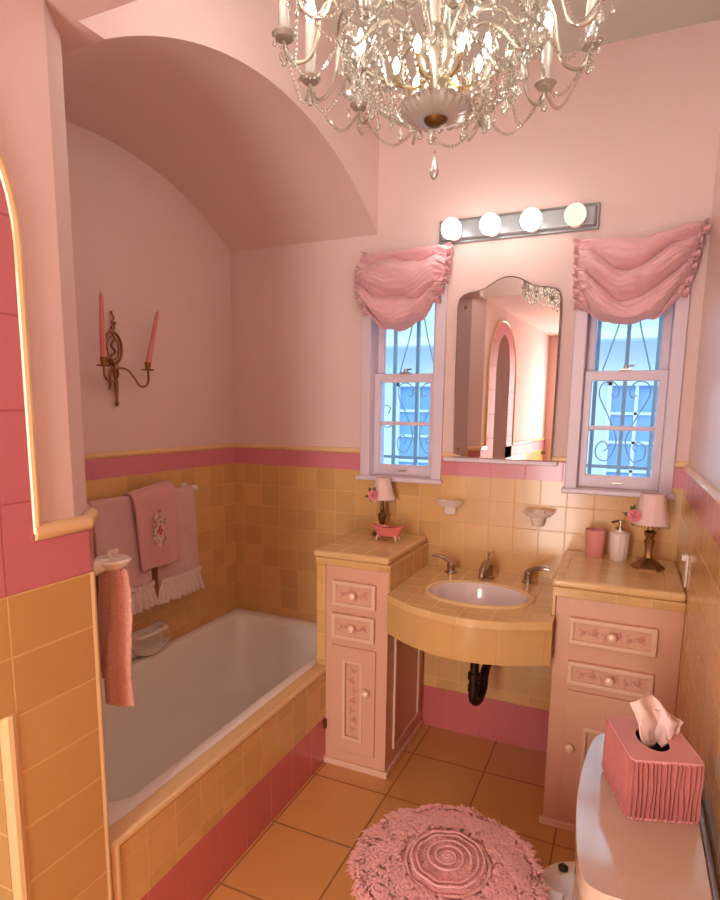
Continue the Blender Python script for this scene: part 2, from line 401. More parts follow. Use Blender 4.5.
for i, c in enumerate(WIN): window(i+1, c)

# wrought-iron grilles outside
def spiral(cx, cz, r, a0, turns, y, sgn=1, n=26):
    return [(cx+sgn*r*(1-.75*i/n)*cos(a0+turns*2*pi*i/n), y, cz+r*(1-.75*i/n)*sin(a0+turns*2*pi*i/n)) for i in range(n+1)]
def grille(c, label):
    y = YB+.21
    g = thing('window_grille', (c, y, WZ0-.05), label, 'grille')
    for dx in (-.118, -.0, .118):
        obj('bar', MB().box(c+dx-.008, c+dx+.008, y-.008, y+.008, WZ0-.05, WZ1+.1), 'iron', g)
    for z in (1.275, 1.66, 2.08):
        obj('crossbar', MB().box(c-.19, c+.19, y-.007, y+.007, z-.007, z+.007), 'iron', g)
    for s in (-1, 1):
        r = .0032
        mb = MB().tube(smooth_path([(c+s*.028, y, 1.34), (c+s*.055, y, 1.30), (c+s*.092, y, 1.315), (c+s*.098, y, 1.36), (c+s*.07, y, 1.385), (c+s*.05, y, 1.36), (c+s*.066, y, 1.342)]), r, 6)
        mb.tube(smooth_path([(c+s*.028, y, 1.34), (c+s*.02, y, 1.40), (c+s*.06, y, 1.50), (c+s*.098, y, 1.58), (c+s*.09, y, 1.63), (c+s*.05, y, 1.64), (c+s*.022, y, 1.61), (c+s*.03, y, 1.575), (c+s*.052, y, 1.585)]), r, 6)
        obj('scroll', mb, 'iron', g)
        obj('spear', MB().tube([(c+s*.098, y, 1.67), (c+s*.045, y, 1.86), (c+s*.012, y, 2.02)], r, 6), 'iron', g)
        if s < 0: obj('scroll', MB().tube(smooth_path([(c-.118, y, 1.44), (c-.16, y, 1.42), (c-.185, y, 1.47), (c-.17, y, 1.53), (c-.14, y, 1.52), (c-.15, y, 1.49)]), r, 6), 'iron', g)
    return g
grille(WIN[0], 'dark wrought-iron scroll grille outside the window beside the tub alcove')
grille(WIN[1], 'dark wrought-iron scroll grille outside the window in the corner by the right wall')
# neighbouring house across the yard
nb = thing('neighbour_house', (-.8, 5.2, 0), 'pale neighbouring house wall seen through both windows', 'building')
obj('wall', MB().box(-5, 3.5, 5.0, 5.2, -2.5, 2.05), 'ext', nb)
obj('eave', MB().box(-5, 3.5, 4.8, 5.25, 2.05, 2.12), 'extwhite', nb)
for x0, x1 in ((-1.86, -1.52), (-.13, .22), (-3.2, -2.8)):
    w = obj('window', MB().box(x0, x1, 4.985, 5.0, .85, 1.72), 'extwin', nb)
    xm = (x0+x1)/2
    mb = MB().box(x0-.03, x0, 4.95, 5.0, .82, 1.76).box(x1, x1+.03, 4.95, 5.0, .82, 1.76).box(x0-.03, x1+.03, 4.95, 5.0, 1.72, 1.76).box(x0-.03, x1+.03, 4.95, 5.0, .8, .85)
    mb.box(xm-.012, xm+.012, 4.97, 4.99, .85, 1.72)
    for z in (1.07, 1.29, 1.51): mb.box(x0, x1, 4.97, 4.99, z-.01, z+.01)
    obj('window_frame', mb, 'extwhite', w)
gr = MB().box(-5, 3.5, YB+.4, 5, -2.6, -2.5); struct('ground_outside', gr, 'ext')

# unseen door frame, added around the fill light behind the camera
dr = struct('added_door_frame', MB().plate([(-.90, 0), (-.34, 0), (-.34, 2.13), (-.90, 2.13)], [[(-.835, .002), (-.405, .002), (-.405, 2.065), (-.835, 2.065)]], 'xz', -1.3, -1.27), 'wood_white', bevel=.006)

# ------------------------------------------------------------------ bathtub
def bathtub():
    x0, x1, y0, y1, zt = XL+t, XW-.052, 1.006, YB-t, .425
    b = thing('bathtub', ((x0+x1)/2, (y0+y1)/2, 0), 'white enamel bathtub set in the tiled alcove under the vault', 'bathtub')
    cx, cy = (x0+x1)/2, (y0+y1)/2; hx, hy = (x1-x0)/2, (y1-y0)/2
    def ring(ix, iy, rc, z, n=10):
        pts = []
        ax, ay = hx-ix, hy-iy
        for sx, sy, a0 in ((1, 1, 0), (-1, 1, 90), (-1, -1, 180), (1, -1, 270)):
            for k in range(n):
                a = R(a0+90*k/(n-1)); pts.append((cx+sx*(ax-rc)+rc*cos(a), cy+sy*(ay-rc)+rc*sin(a), z))
        return pts
    rings = [ring(0, 0, .01, .0), ring(0, 0, .01, zt-.012), ring(.004, .004, .012, zt-.003), ring(.010, .010, .015, zt), ring(.045, .06, .07, zt), ring(.055, .07, .08, zt-.006), ring(.062, .08, .09, zt-.03),
             ring(.085, .12, .12, zt-.2), ring(.11, .17, .14, .12), ring(.15, .22, .14, .075), ring(.2, .3, .12, .06)]
    n = len(rings[0]); vs = [p for r_ in rings for p in r_]
    fs = [(i*n+k, i*n+(k+1) % n, (i+1)*n+(k+1) % n, (i+1)*n+k) for i in range(len(rings)-1) for k in range(n)]
    fs.append(tuple((len(rings)-1)*n+k for k in range(n)))
    mb = MB(); mb.add(vs, fs, True)
    obj('basin', mb, 'tubwhite', b, sharp=50)
    obj('drain', MB().lathe([(.0, .063), (.03, .063), (.032, .0655), (.0, .066)], (cx, y0+.38, 0), 20), 'nickel', b)
    obj('overflow_plate', MB().lathe([(.035, 0), (.035, .006), (.02, .012), (0, .013)], (cx, y0+.105, .3), 20, axis='y'), 'nickel', b)
bathtub()

# ------------------------------------------------------------------ vanity cabinets
def flower(mb, c, r, n=5):
    cx, cy, cz = c
    for k in range(n):
        a = 2*pi*k/n; mb.ball((cx+r*.6*cos(a), cy, cz+r*.6*sin(a)), r*.5, 6, sy=.5)
    mb.ball((cx, cy-.002, cz), r*.4, 6, sy=.6)
def leafy(mb, c, r, a):
    cx, cy, cz = c; d = (cos(a), sin(a)); nrm = (-d[1], d[0])
    mb.add([(cx, cy, cz), (cx+d[0]*r*.5+nrm[0]*r*.28, cy-.002, cz+d[1]*r*.5+nrm[1]*r*.28), (cx+d[0]*r, cy, cz+d[1]*r), (cx+d[0]*r*.5-nrm[0]*r*.28, cy-.002, cz+d[1]*r*.5-nrm[1]*r*.28)], [(0, 1, 2, 3)])
def spray(x0, x1, z0, z1, y, vertical=False, k=5):
    mb = MB()
    for i in range(k):
        tt = (i+.5)/k
        if vertical: c = ((x0+x1)/2+.008*sin(i*2.1), y, z0+(z1-z0)*tt)
        else: c = (x0+(x1-x0)*tt, y, (z0+z1)/2+.006*sin(i*2.6))
        flower(mb, c, .008+.003*(i % 2))
        for a in (.5+i, 2.4+i, 4.2+i): leafy(mb, (c[0]+.008*cos(a), y, c[2]+.008*sin(a)), .015, a)
    return mb
def knob(parent, x, y, z, r=.017):
    obj('knob', MB().lathe([(.007, 0), (.006, -.008), (r*.9, -.012), (r, -.018), (r*.8, -.026), (r*.3, -.030), (1e-6, -.030)], (x, y, z), 16, axis='y'), 'knob', parent)
def drawer(cab, x0, x1, z0, z1, yf, gap=True):
    d = obj('drawer', MB().box(x0, x1, yf-.012, yf+.25, z0, z1), 'cabinet', cab, bevel=.003)
    fr = MB().plate([(x0, z0), (x1, z0), (x1, z1), (x0, z1)], [[(x0+.018, z0+.018), (x1-.018, z0+.018), (x1-.018, z1-.018), (x0+.018, z1-.018)]], 'xz', yf-.021, yf-.011)
    obj('molding', fr, 'cab_trim', d, bevel=.005)
    obj('rose_carving', spray(x0+.03, x1-.03, z0, z1, yf-.014, k=4 if x1-x0 < .22 else 6), 'relief', d)
    knob(d, (x0+x1)/2, yf-.012, (z0+z1)/2)
def door(cab, x0, x1, z0, z1, yf, px0, px1, pz0, pz1, kx, kz):
    d = obj('door', MB().plate([(x0, z0), (x1, z0), (x1, z1), (x0, z1)], [[(px0, pz0), (px1, pz0), (px1, pz1), (px0, pz1)]], 'xz', yf-.012, yf+.008), 'cabinet', cab, bevel=.003)
    obj('door_panel', MB().box(px0-.01, px1+.01, yf-.002, yf+.005, pz0-.01, pz1+.01), 'cabinet', d)
    obj('molding', MB().plate([(px0-.006, pz0-.006), (px1+.006, pz0-.006), (px1+.006, pz1+.006), (px0-.006, pz1+.006)], [[(px0+.008, pz0+.008), (px1-.008, pz0+.008), (px1-.008, pz1-.008), (px0+.008, pz1-.008)]], 'xz', yf-.017, yf-.006), 'cab_trim', d, bevel=.004)
    obj('rose_carving', spray(px0, px1, pz0+.02, pz1-.02, yf-.005, True, 7), 'relief', d)
    knob(d, kx, yf-.012, kz)
    return d
YF = 2.098
def carcass(x0, x1, z1):
    t2 = .018
    mb = MB().box(x0, x0+t2, YF, YB-.011, .0, z1).box(x1-t2, x1, YF, YB-.011, .0, z1).box(x0+t2, x1-t2, YB-.03, YB-.011, .0, z1).box(x0+t2, x1-t2, YF+.01, YB-.03, .04, .06)
    return mb
# left cabinet
X0, X1 = -1.093, -.815
cab = thing('vanity_cabinet', ((X0+X1)/2, 2.34, 0), 'narrow pink cabinet with two drawers and a door beside the tub', 'cabinet')
mb = MB().box(X0, X1, YF, YB-.012, 0, .875)
obj('body', mb, 'cabinet', cab, bevel=.003)
drawer(cab, -1.056, -.865, .712, .818, YF)
drawer(cab, -1.060, -.868, .573, .680, YF)
door(cab, -1.063, -.862, .075, .540, YF, -1.002, -.923, .140, .480, -.897, .362)
mb = MB().box(X0-.004, X1+.012, YF-.012, YF, 0, .028).box(X1, X1+.012, YF, YB-.03, 0, .028)
obj('plinth', mb, 'cab_trim', cab, bevel=.004)
mb = MB().plate([(2.175, .085), (2.50, .085), (2.50, .60), (2.175, .60)], [[(2.19, .10), (2.485, .10), (2.485, .585), (2.19, .585)]], 'yz', X1, X1+.010)
obj('side_molding', mb, 'cab_trim', cab, bevel=.003)
obj('hinge', MB().box(X0-.004, X0+.01, YF-.016, YF-.004, .16, .20), 'bronze', cab)
# tiled top of the left cabinet (its tiled side wall stands over the tub)
top = thing('tiled_counter', (-.98, 2.34, .875), 'raised yellow tiled top on the narrow cabinet beside the tub', 'countertop')
obj('slab', MB().box(-1.148, -.812, 2.085, YB-.011, .905, .935), 'ytile_top', top, bevel=.012, seg=4)
obj('edge_tiles', MB().box(-1.138, -.815, 2.092, YB-.012, .876, .905).box(-.8145, -.8065, 2.092, YB-.012, .79, .905), 'ytile', top, bevel=.002)
obj('side_tiles', MB().box(-1.140, -1.094, 2.096, YB-.012, .43, .876), 'ytile', top, bevel=.010, seg=3)
# right cabinet
cab = thing('vanity_cabinet', (.01, 2.34, 0), 'wider pink cabinet with two drawers and a door against the right wall', 'cabinet')
X0, X1 = -.185, XR-t
obj('body', MB().box(X0, X1, YF, YB-.012, 0, .895), 'cabinet', cab, bevel=.003)
drawer(cab, -.136, .140, .710, .806, YF)
drawer(cab, -.133, .140, .562, .648, YF)
door(cab, -.128, .135, .095, .538, YF, -.062, .07, .14, .405, -.108, .33)
obj('plinth', MB().box(X0-.012, X1, YF-.012, YF, 0, .028), 'cab_trim', cab, bevel=.004)
top = thing('tiled_counter', (.01, 2.34, .895), 'raised yellow tiled top on the wider cabinet by the right wall', 'countertop')
obj('slab', MB().box(-.203, XR-t, 2.085, YB-.011, .905, .935), 'ytile_top', top, bevel=.012, seg=4)
obj('edge_tiles', MB().box(-.198, XR-t, 2.090, YB-.012, .872, .905).box(-.198, -.1855, 2.092, YB-.012, .64, .905), 'ytile', top, bevel=.003)

# ------------------------------------------------------------------ sink counter between the cabinets
front = [(-.8065, 2.055), (-.76, 2.022), (-.70, 1.983), (-.64, 1.955), (-.57, 1.933), (-.50, 1.923), (-.44, 1.924), (-.38, 1.935), (-.31, 1.957), (-.186, 2.019)]
fsm = [(p.x, p.y) for p in smooth_path([(a, b, 0) for a, b in front], 4)]
cs = thing('sink_counter', (-.5, 2.3, .64), 'bow-fronted yellow tiled sink counter between the two pink cabinets', 'countertop')
scx, scy, sa, sb = -.487, 2.215, .192, .142
hole = [(scx+sa*cos(2*pi*k/48), scy+sb*sin(2*pi*k/48)) for k in range(48)]
obj('slab', MB().plate(fsm+[(-.186, 2.086), (-.199, 2.086), (-.199, YB-.011), (-.8065, YB-.011)], [hole], 'xy', .772, .80), 'ytile_top', cs, bevel=.010, seg=3)
fin = [(a, b+.012) for a, b in fsm]; fin2 = [(a, b+.03) for a, b in fsm]
obj('apron', MB().plate(fin+fin2[::-1], [], 'xy', .640, .772), 'ytile_front', cs, sharp=30)
mb = MB(); mb.tube([(scx+(sa+.012)*cos(2*pi*k/48), scy+(sb+.012)*sin(2*pi*k/48), .797) for k in range(48)], .0135, 8, closed=True)
obj('rim_tiles', mb, 'ytile_plain', cs)
snk = thing('sink_basin', (scx, scy, .66), 'oval white porcelain basin set in the yellow tiled counter', 'sink')
prof = [(1.0, .80), (.985, .803), (.96, .798), (.92, .77), (.82, .72), (.62, .68), (.35, .662), (.1, .658), (.1, .650), (.37, .653), (.65, .672), (.86, .71), (.95, .765), (1.0, .79)]
mb = MB()
vs = []; n = 48
for r_, z in prof:
    for k in range(n): vs.append((scx+sa*r_*cos(2*pi*k/n), scy+sb*r_*sin(2*pi*k/n), z))
mb.add(vs, [(i*n+k, i*n+(k+1) % n, (i+1)*n+(k+1) % n, (i+1)*n+k) for i in range(len(prof)-1) for k in range(n)], True)
obj('bowl', mb, 'sink', snk, sharp=60)
obj('drain', MB().lathe([(1e-6, .66), (.022, .662), (.026, .659), (.02, .65), (1e-6, .65)], (scx, scy, 0), 20), 'nickel', snk)
obj('drain_pipe', MB().tube([(scx, scy, .65), (scx, scy, .47)], .018, 12).tube(smooth_path([(scx, scy, .47), (scx, scy, .37), (scx+.01, scy+.04, .345), (scx+.015, scy+.10, .37), (scx+.015, scy+.12, .42), (scx+.015, scy+.17, .44), (scx+.015, YB-.012, .44)], 6), .019, 12).lathe([(.026, .45), (.026, .475), (.019, .48)], (scx, scy, 0), 14).lathe([(.024, .40), (.024, .425)], (scx, scy, 0), 14), 'darkmetal', snk)

# faucet: three separate pieces on one deck
fx, fy, fz = -.507, 2.47, .80
fa = thing('faucet', (fx, fy, fz), 'brushed nickel three-piece faucet with lever handles behind the oval basin', 'faucet')
mb = MB().lathe([(.034, 0), (.034, .006), (.026, .012), (.027, .03), (.030, .045), (.026, .062), (.012, .074), (1e-6, .076)], (fx, fy, fz), 20)
mb.tube(smooth_path([(fx, fy-.01, fz+.045), (fx, fy-.05, fz+.062), (fx, fy-.09, fz+.05), (fx, fy-.105, fz+.022)], 6), [.018]*7+[.016]*6+[.014]*6, 12)
obj('spout', mb, 'nickel', fa)
obj('lift_rod', MB().tube([(fx, fy+.012, fz+.06), (fx, fy+.014, fz+.10)], .003, 8).ball((fx, fy+.014, fz+.103), .007, 10), 'nickel', fa)
for hx, dirx, dy in ((-.667, -1, .0), (-.335, 1, -.01)):
    y = 2.475
    mb = MB().lathe([(.026, 0), (.026, .006), (.019, .012), (.018, .035), (.020, .04), (.014, .052), (1e-6, .056)], (hx, y, fz), 18)
    mb.tube(smooth_path([(hx, y, fz+.042), (hx+dirx*.022, y-.004+dy, fz+.062), (hx+dirx*.055, y-.008+dy*2, fz+.072), (hx+dirx*.085, y-.012+dy*2, fz+.072)], 6), [.013-.0004*i for i in range(19)], 10)
    obj('lever_handle', mb, 'nickel', fa)

# ------------------------------------------------------------------ ceramic holders on the back wall
def wall_dish(x, z, label, cup):
    d = thing('wall_dish', (x, YB-t, z), label, 'soap dish')
    mb = MB().lathe([(1e-6, -.014), (.046, -.012), (.062, .002), (.068, .009), (.064, .010), (.048, -.002), (1e-6, -.006)], (x, YB-t-.048, z+.01), 28, sx=1.0, sy=.72)
    obj('tray', mb, 'ceramic', d)
    obj('bracket', MB().box(x-.026, x+.026, YB-t-.03, YB-t, z-.045, z+.02), 'ceramic', d, bevel=.008, seg=3)
    if cup: obj('cup_holder', MB().lathe([(.020, -.042), (.028, -.02), (.030, .0), (.027, .0), (.018, -.038), (1e-6, -.040)], (x, YB-t-.045, z), 24), 'ceramic', d)
wall_dish(-.703, 1.09, 'white ceramic wall dish above the left faucet lever', False)
wall_dish(-.318, 1.075, 'white ceramic wall holder with a round cup below its tray, above the right faucet lever', True)

# soap dish in the tub wall
sd = thing('tub_soap_holder', (XL+t, 1.90, .44), 'large white ceramic soap holder with grab bar on the tub wall', 'soap dish')
obj('back_plate', MB().box(XL+t, XL+t+.018, 1.80, 1.99, .43, .545), 'ceramic', sd, bevel=.008, seg=3)
obj('tray', MB().lathe([(1e-6, -.01), (.06, -.008), (.075, .006), (.082, .024), (.076, .025), (.06, .006), (1e-6, .002)], (XL+t+.03, 1.895, .447), 28, sx=.75, sy=1.15), 'ceramic', sd)
obj('grab_bar', MB().tube(smooth_path([(XL+t+.005, 1.805, .525), (XL+t+.045, 1.815, .525), (XL+t+.055, 1.84, .525), (XL+t+.055, 1.95, .525), (XL+t+.045, 1.975, .525), (XL+t+.005, 1.985, .525)]), .0115, 10), 'ceramic', sd)

# ------------------------------------------------------------------ mirror (hung a little askew)
mc = Vector((-.493, YB-.018, 1.305))
mi = thing('wall_mirror', mc, 'frameless wall mirror with a scalloped top between the two windows', 'mirror')
half = [(.210, .0), (.213, .30), (.213, .60), (.212, .655), (.206, .678), (.190, .692), (.160, .700), (.130, .703), (.100, .712), (.072, .728), (.045, .743), (.02, .751), (0, .753)]
right_side = [(a*1.0, b) for a, b in half]
outl = right_side+[(-a, b) for a, b in reversed(half[:-1])]
mb = MB().plate(outl, [], 'xz', -.004, 0); mb.v = [(x, y, z) for x, y, z in mb.v]
obj('mirror_glass', mb, 'mirror', mi, local=True, sharp=20)
edge = [(a, -.004, b) for a, b in outl]
obj('bevel_edge', MB().tube(edge, .0022, 6, closed=True), 'edge', mi, local=True)
obj('backing_board', MB().plate([(a*.985, .004+b*.99) for a, b in outl], [], 'xz', .0, .010), 'black', mi, local=True)
for a, b in ((-.178, .64), (.180, .655), (-.185, .035), (.178, .035)):
    obj('rosette_clip', MB().lathe([(.0085, 0), (.0085, -.003), (.005, -.007), (1e-6, -.008)], (a, -.004, b), 14, axis='y'), 'bronze', mi, local=True)
mi.rotation_euler.z = R(-2.2)
obj_l = obj('mirror_ledge', MB().box(-.745, -.255, YB-.032, YB-.001, 1.285, 1.303), 'wood_white', None, bevel=.004)
tag(obj_l, 'thin white wooden ledge directly under the scalloped mirror', 'ledge')

# ------------------------------------------------------------------ vanity light bar
vl = thing('vanity_light', (-.478, YB, 2.262), 'grey metal light bar with four round bulbs above the mirror', 'light fixture')
obj('plate', MB().box(-.79, -.168, YB-.035, YB, 2.222, 2.300), 'steelplate', vl, bevel=.01, seg=3)
obj('back_plate', MB().box(-.80, -.158, YB-.014, YB, 2.212, 2.310), 'steelplate', vl, bevel=.004)
for i, bx in enumerate((-.715, -.557, -.399, -.238)):
    so = obj('socket', MB().lathe([(.030, 0), (.030, -.010), (.022, -.016), (.020, -.045), (.016, -.050)], (bx*1.012, YB-.035, 2.245), 20, axis='y'), 'ceramic', vl)
    bz = 2.240
    bu = obj('bulb', MB().ball((bx, YB-.126, bz), .0405, 24), 'bulb' if i < 3 else 'bulb_dim', vl)
    if i == 3: bu['label'] = 'dim cream bulb'

# ------------------------------------------------------------------ balloon valances
def valance(c, outline, seed, label):
    # outline: functions of u giving top z, bottom z; x extents vary with v
    x0, x1, top, bot = outline
    va = thing('balloon_valance', ((x0(0)+x1(0))/2, YB-.03, top(.5)), label, 'curtain', )
    def f(u, v):
        xl, xr = x0(v), x1(v); x = xl+(xr-xl)*u
        s = 1-(2*u-1)**2
        z = top(u)+(bot(u)-top(u))*v
        psi = (top(.5)-z)-.17*s*(.30+.70*v)
        ph = psi*74+3.4*noise.noise(Vector((u*2.4, v*1.8, seed)))
        fold = (abs(sin(ph*.5))**.7-.5)
        ph2 = psi*150+3*noise.noise(Vector((u*4, v*3, seed+9)))
        env = min(1, u*7, (1-u)*7)
        body = .022+.075*(sin(pi*min(1, max(0, u)))**.55)*(.45+.55*sin(pi*min(1, .25+v*.72)))
        d = body+(fold*.066+sin(ph2)*.006*(.5+noise.noise(Vector((u*5, v*4, seed+1))))+.0016*sin(psi*420+6*noise.noise(Vector((u*5, v*5, seed+4)))))*(.30+.70*env)*(.4+.6*min(1, v*4))
        gather = max(0, 1-u/.13)+max(0, 1-(1-u)/.13)
        d += gather*.011*sin(z*260+4*noise.noise(Vector((u*6, z*9, seed))))
        x += gather*.010*noise.noise(Vector((u*3, z*38, seed+3)))
        z += .006*noise.noise(Vector((u*9, v*5, seed+5)))+gather*.006*sin(z*170)
        # tuck the hem back under
        if v > .93: d -= (v-.93)/.07*.05
        if v < .06: d = d*(v/.06*.7+.3)
        return (x, YB-.022-max(.003, d), z)
    obj('swag', MB().grid(f, 150, 170), 'valance', va, solid=.003, sharp=0)
    def ruf(side):
        def g(u, v):
            z = top(side)+(bot(side)-top(side))*v
            xs = (x0(v) if side == 0 else x1(v)); sg = -1 if side == 0 else 1
            w = .028*(1+.4*noise.noise(Vector((v*14, seed, side))))
            return (xs-sg*.012+sg*w*u, YB-.045-.020*sin(v*75+u*1.2)*(.4+.6*u), z+.01*u*sin(v*37))
        return g
    for side in (0, 1): obj('ruffled_edge', MB().grid(ruf(side), 6, 130), 'valance', va, solid=.002, sharp=0)
    obj('mounting_rod', MB().box(x0(0)+.01, x1(0)-.01, YB-.03, YB-.002, top(0)-.03, top(0)-.012), 'wood_white', va)
def interp(pts):
    def f(u):
        for (a, va), (b, vb) in zip(pts, pts[1:]):
            if u <= b: s = (u-a)/(b-a); s = s*s*(3-2*s); return va+(vb-va)*s
        return pts[-1][1]
    return f
valance(WIN[0], (interp([(0, -1.13), (.35, -1.17), (.7, -1.165), (1, -1.13)]), interp([(0, -.752), (.5, -.755), (1, -.80)]), interp([(0, 2.205), (.5, 2.195), (1, 2.205)]), interp([(0, 1.935), (.3, 1.868), (.55, 1.858), (.8, 1.90), (1, 1.97)])), 1.7,
        'gathered pink balloon valance over the window beside the tub alcove')
valance(WIN[1], (interp([(0, -.225), (.5, -.222), (1, -.215)]), interp([(0, .200), (.5, .175), (1, .150)]), interp([(0, 2.170), (.5, 2.155), (1, 2.195)]), interp([(0, 1.915), (.3, 1.855), (.5, 1.838), (.75, 1.86), (1, 1.935)])), 5.3,
        'gathered pink balloon valance over the window in the corner by the right wall')

# ------------------------------------------------------------------ boudoir lamps
def rose(parent, c, r, heart='rose_dark', facing=(0, -1, 0)):
    f = Vector(facing).normalized(); a = f.orthogonal().normalized(); b = f.cross(a); c = Vector(c)
    mb = MB()
    for ringi, (rr, k, up) in enumerate(((1.0, 6, 0), (.68, 5, .3), (.38, 4, .5))):
        for j in range(k):
            q = 2*pi*j/k+ringi*.5; d = a*cos(q)+b*sin(q); tan = -a*sin(q)+b*cos(q)
            pc = c+d*r*rr*.55+f*r*up
            vs = []
            for iu in range(5):
                for iv in range(4):
                    u = iu/4*2-1; v = iv/3
                    vs.append(pc+tan*(u*r*rr*.62*(1-.35*v*v))+d*(v*r*.5*rr*(1-.35*u*u))+f*(r*.42*(v-.2*v*v)-.12*r*u*u))
            mb.add(vs, [(iu*4+iv, (iu+1)*4+iv, (iu+1)*4+iv+1, iu*4+iv+1) for iu in range(4) for iv in range(3)], True)
    ro = obj('rose', mb, 'rose', parent, solid=.001, sharp=0)
    m2 = MB().tube([c+f*r*.35+(a*cos(q)+b*sin(q))*r*.2*(1-q/14) for q in [i*.5 for i in range(22)]], r*.1, 6)
    obj('rose_heart', m2, heart, ro, sharp=0)
    return ro
def lamp(x, y, z, h, rt, rb, zs0, zs1, rosepos, label, leafpos, hexa):
    la = thing('boudoir_lamp', (x, y, z), label, 'lamp')
    hb = zs0-z
    base = [(.046, 0), (.048, .006), (.040, .012), (.030, .02), (.014, .03), (.009, .045), (.013, .058), (.019, .075), (.021, .09), (.012, .105), (.008, .112), (.012, .12), (.009, .13), (.007, hb+.02)]
    if hexa: base = [(.060, 0), (.060, .006), (.050, .014), (.032, .026), (.014, .04), (.011, .06), (.015, .085), (.019, .10), (.012, .112), (.016, .12), (.022, .135), (.010, .145), (.006, hb+.02)]
    obj('base', MB().lathe(base, (x, y, z), 6 if hexa else 24, flute=.0), 'bronze' if not hexa else 'brass', la)
    prof = [(rb, zs0-z), (rb*.93, zs0-z+.004)]
    for i in range(9):
        tt = i/8; prof.append((rb+(rt-rb)*(1-(1-tt)**1.5), zs0-z+(zs1-zs0)*tt))
    obj('lamp_shade', MB().lathe([(r_, h_) for r_, h_ in prof[2:]]+[(rt-.002, zs1-z), (rb-.004, zs0-z)], (x, y, z), 32, flute=.02, nf=8), 'shade', la, sharp=50)
    obj('shade_hem', MB().tube([(x+rb*cos(2*pi*k/32), y+rb*sin(2*pi*k/32), zs0) for k in range(32)], .0025, 6, closed=True), 'lace', la)
    obj('shade_trim', MB().tube([(x+rt*cos(2*pi*k/24), y+rt*sin(2*pi*k/24), zs1) for k in range(24)], .0025, 6, closed=True), 'lace', la)
    fr = MB()                                  # bead fringe under the shade
    for k in range(36):
        a = 2*pi*k/36; fr.octa((x+rb*cos(a), y+rb*sin(a), zs0-.008), .0022, .008, 4)
    o = obj('bead_fringe', fr, 'crystal', la); o['kind'] = 'stuff'
    rose(la, rosepos, .023, facing=(rosepos[0]*-.3-.1, -1, .15))
    lf = MB()
    for (lx, lz, ang) in leafpos:
        c0 = Vector((rosepos[0]+lx, rosepos[1]+.004, rosepos[2]+lz)); d = Vector((cos(ang), -.1, sin(ang))); w = Vector((-sin(ang), 0, cos(ang)))
        lf.add([c0, c0+d*.012+w*.009+Vector((0, -.003, 0)), c0+d*.03, c0+d*.012-w*.009-Vector((0, .003, 0))], [(0, 1, 2, 3)])
    obj('rose_leaves', lf, 'leaf', la, solid=.0012)
    return la
lamp(-1.008, 2.494, .935, 0, .034, .062, 1.105, 1.20, (-1.026, 2.425, 1.126), 'small bronze boudoir lamp with bell shade and rose on the narrow cabinet top', ((-.01, .01, 2.0), (-.015, -.004, 3.3), (0, .012, 1.3)), False)
lamp(.104, 2.40, .935, 0, .043, .064, 1.105, 1.215, (.045, 2.345, 1.135), 'larger brass boudoir lamp with faceted base and pale shade on the wider cabinet top', ((-.005, .016, 1.4), (.0, .014, 2.2), (-.012, .0, 2.8)), True)

# trinket dish shaped like a clawfoot tub
td = thing('clawfoot_trinket_dish', (-.945, 2.44, .935), 'coral trinket dish shaped like a tiny clawfoot tub in front of the small lamp', 'dish')
cx, cy, cz = -.940, 2.395, .935
mb = MB(); n = 32; vs = []
pr = [(.4, .018), (.72, .020), (.86, .030), (.95, .050), (1.12, .054), (1.14, .058), (1.06, .060), (.93, .056), (.84, .040), (.6, .028), (.3, .027)]
for r_, h_ in pr:
    for k in range(n):
        q = 2*pi*k/n; lift = .010*abs(cos(q))**3 if h_ > .045 else 0
        vs.append((cx+.068*r_*cos(q), cy+.030*r_*sin(q), cz+h_+lift))
mb.add(vs, [(i*n+k, i*n+(k+1) % n, (i+1)*n+(k+1) % n, (i+1)*n+k) for i in range(len(pr)-1) for k in range(n)]+[tuple(range(n))[::-1], tuple((len(pr)-1)*n+k for k in range(n))], True)
obj('basin', mb, 'dishpink', td)
for sx in (-1, 1):
    for sy in (-1, 1): obj('claw_foot', MB().tube([(cx+sx*.040, cy+sy*.016, cz+.024), (cx+sx*.046, cy+sy*.020, cz+.012), (cx+sx*.044, cy+sy*.022, cz+.004)], [.005, .004, .006], 8).ball((cx+sx*.044, cy+sy*.022, cz+.005), .005, 8), 'knob', td)
for i, (dx, dy, dz) in enumerate(((-.018, .0, .048), (.012, .004, .050), (.030, -.004, .047))):
    s = obj('guest_soap', MB().ball((cx+dx, cy+dy, cz+dz), .016, 14, sx=1.05, sy=.8, sz=.75), 'soap'); tag(s, ('mauve shell-shaped soap at the lamp end of the coral tub dish', 'mauve soap in the middle of the coral tub dish', 'mauve soap at the faucet end of the coral tub dish')[i], 'soap', 'soaps in the coral tub dish')

# tumbler and dispenser
tb = obj('tumbler', MB().lathe([(1e-6, .004), (.030, .004), (.0325, .0), (.034, .004), (.040, .108), (.0405, .111), (.0385, .111), (.032, .008), (1e-6, .008)], (-.086, 2.50, .935), 28), 'tumbler')
tag(tb, 'coral pink tumbler on the wider cabinet top beside the soap dispenser', 'tumbler')
sp_ = thing('soap_dispenser', (.002, 2.475, .935), 'fluted cream ceramic soap dispenser between the tumbler and the brass lamp', 'soap dispenser')
obj('bottle', MB().lathe([(.028, 0), (.031, .004), (.033, .03), (.036, .07), (.035, .095), (.034, .10)], (.002, 2.475, .935), 40, flute=.03, nf=12), 'ceramic', sp_)
obj('collar', MB().lathe([(.036, .10), (.037, .104), (.034, .110), (.018, .116), (.014, .122), (.012, .128)], (.002, 2.475, .935), 28), 'ceramic', sp_)
mb = MB().lathe([(.0145, .115), (.0145, .13), (.006, .132), (.005, .152), (.015, .154), (.015, .158), (1e-6, .160)], (.002, 2.475, .935), 18)
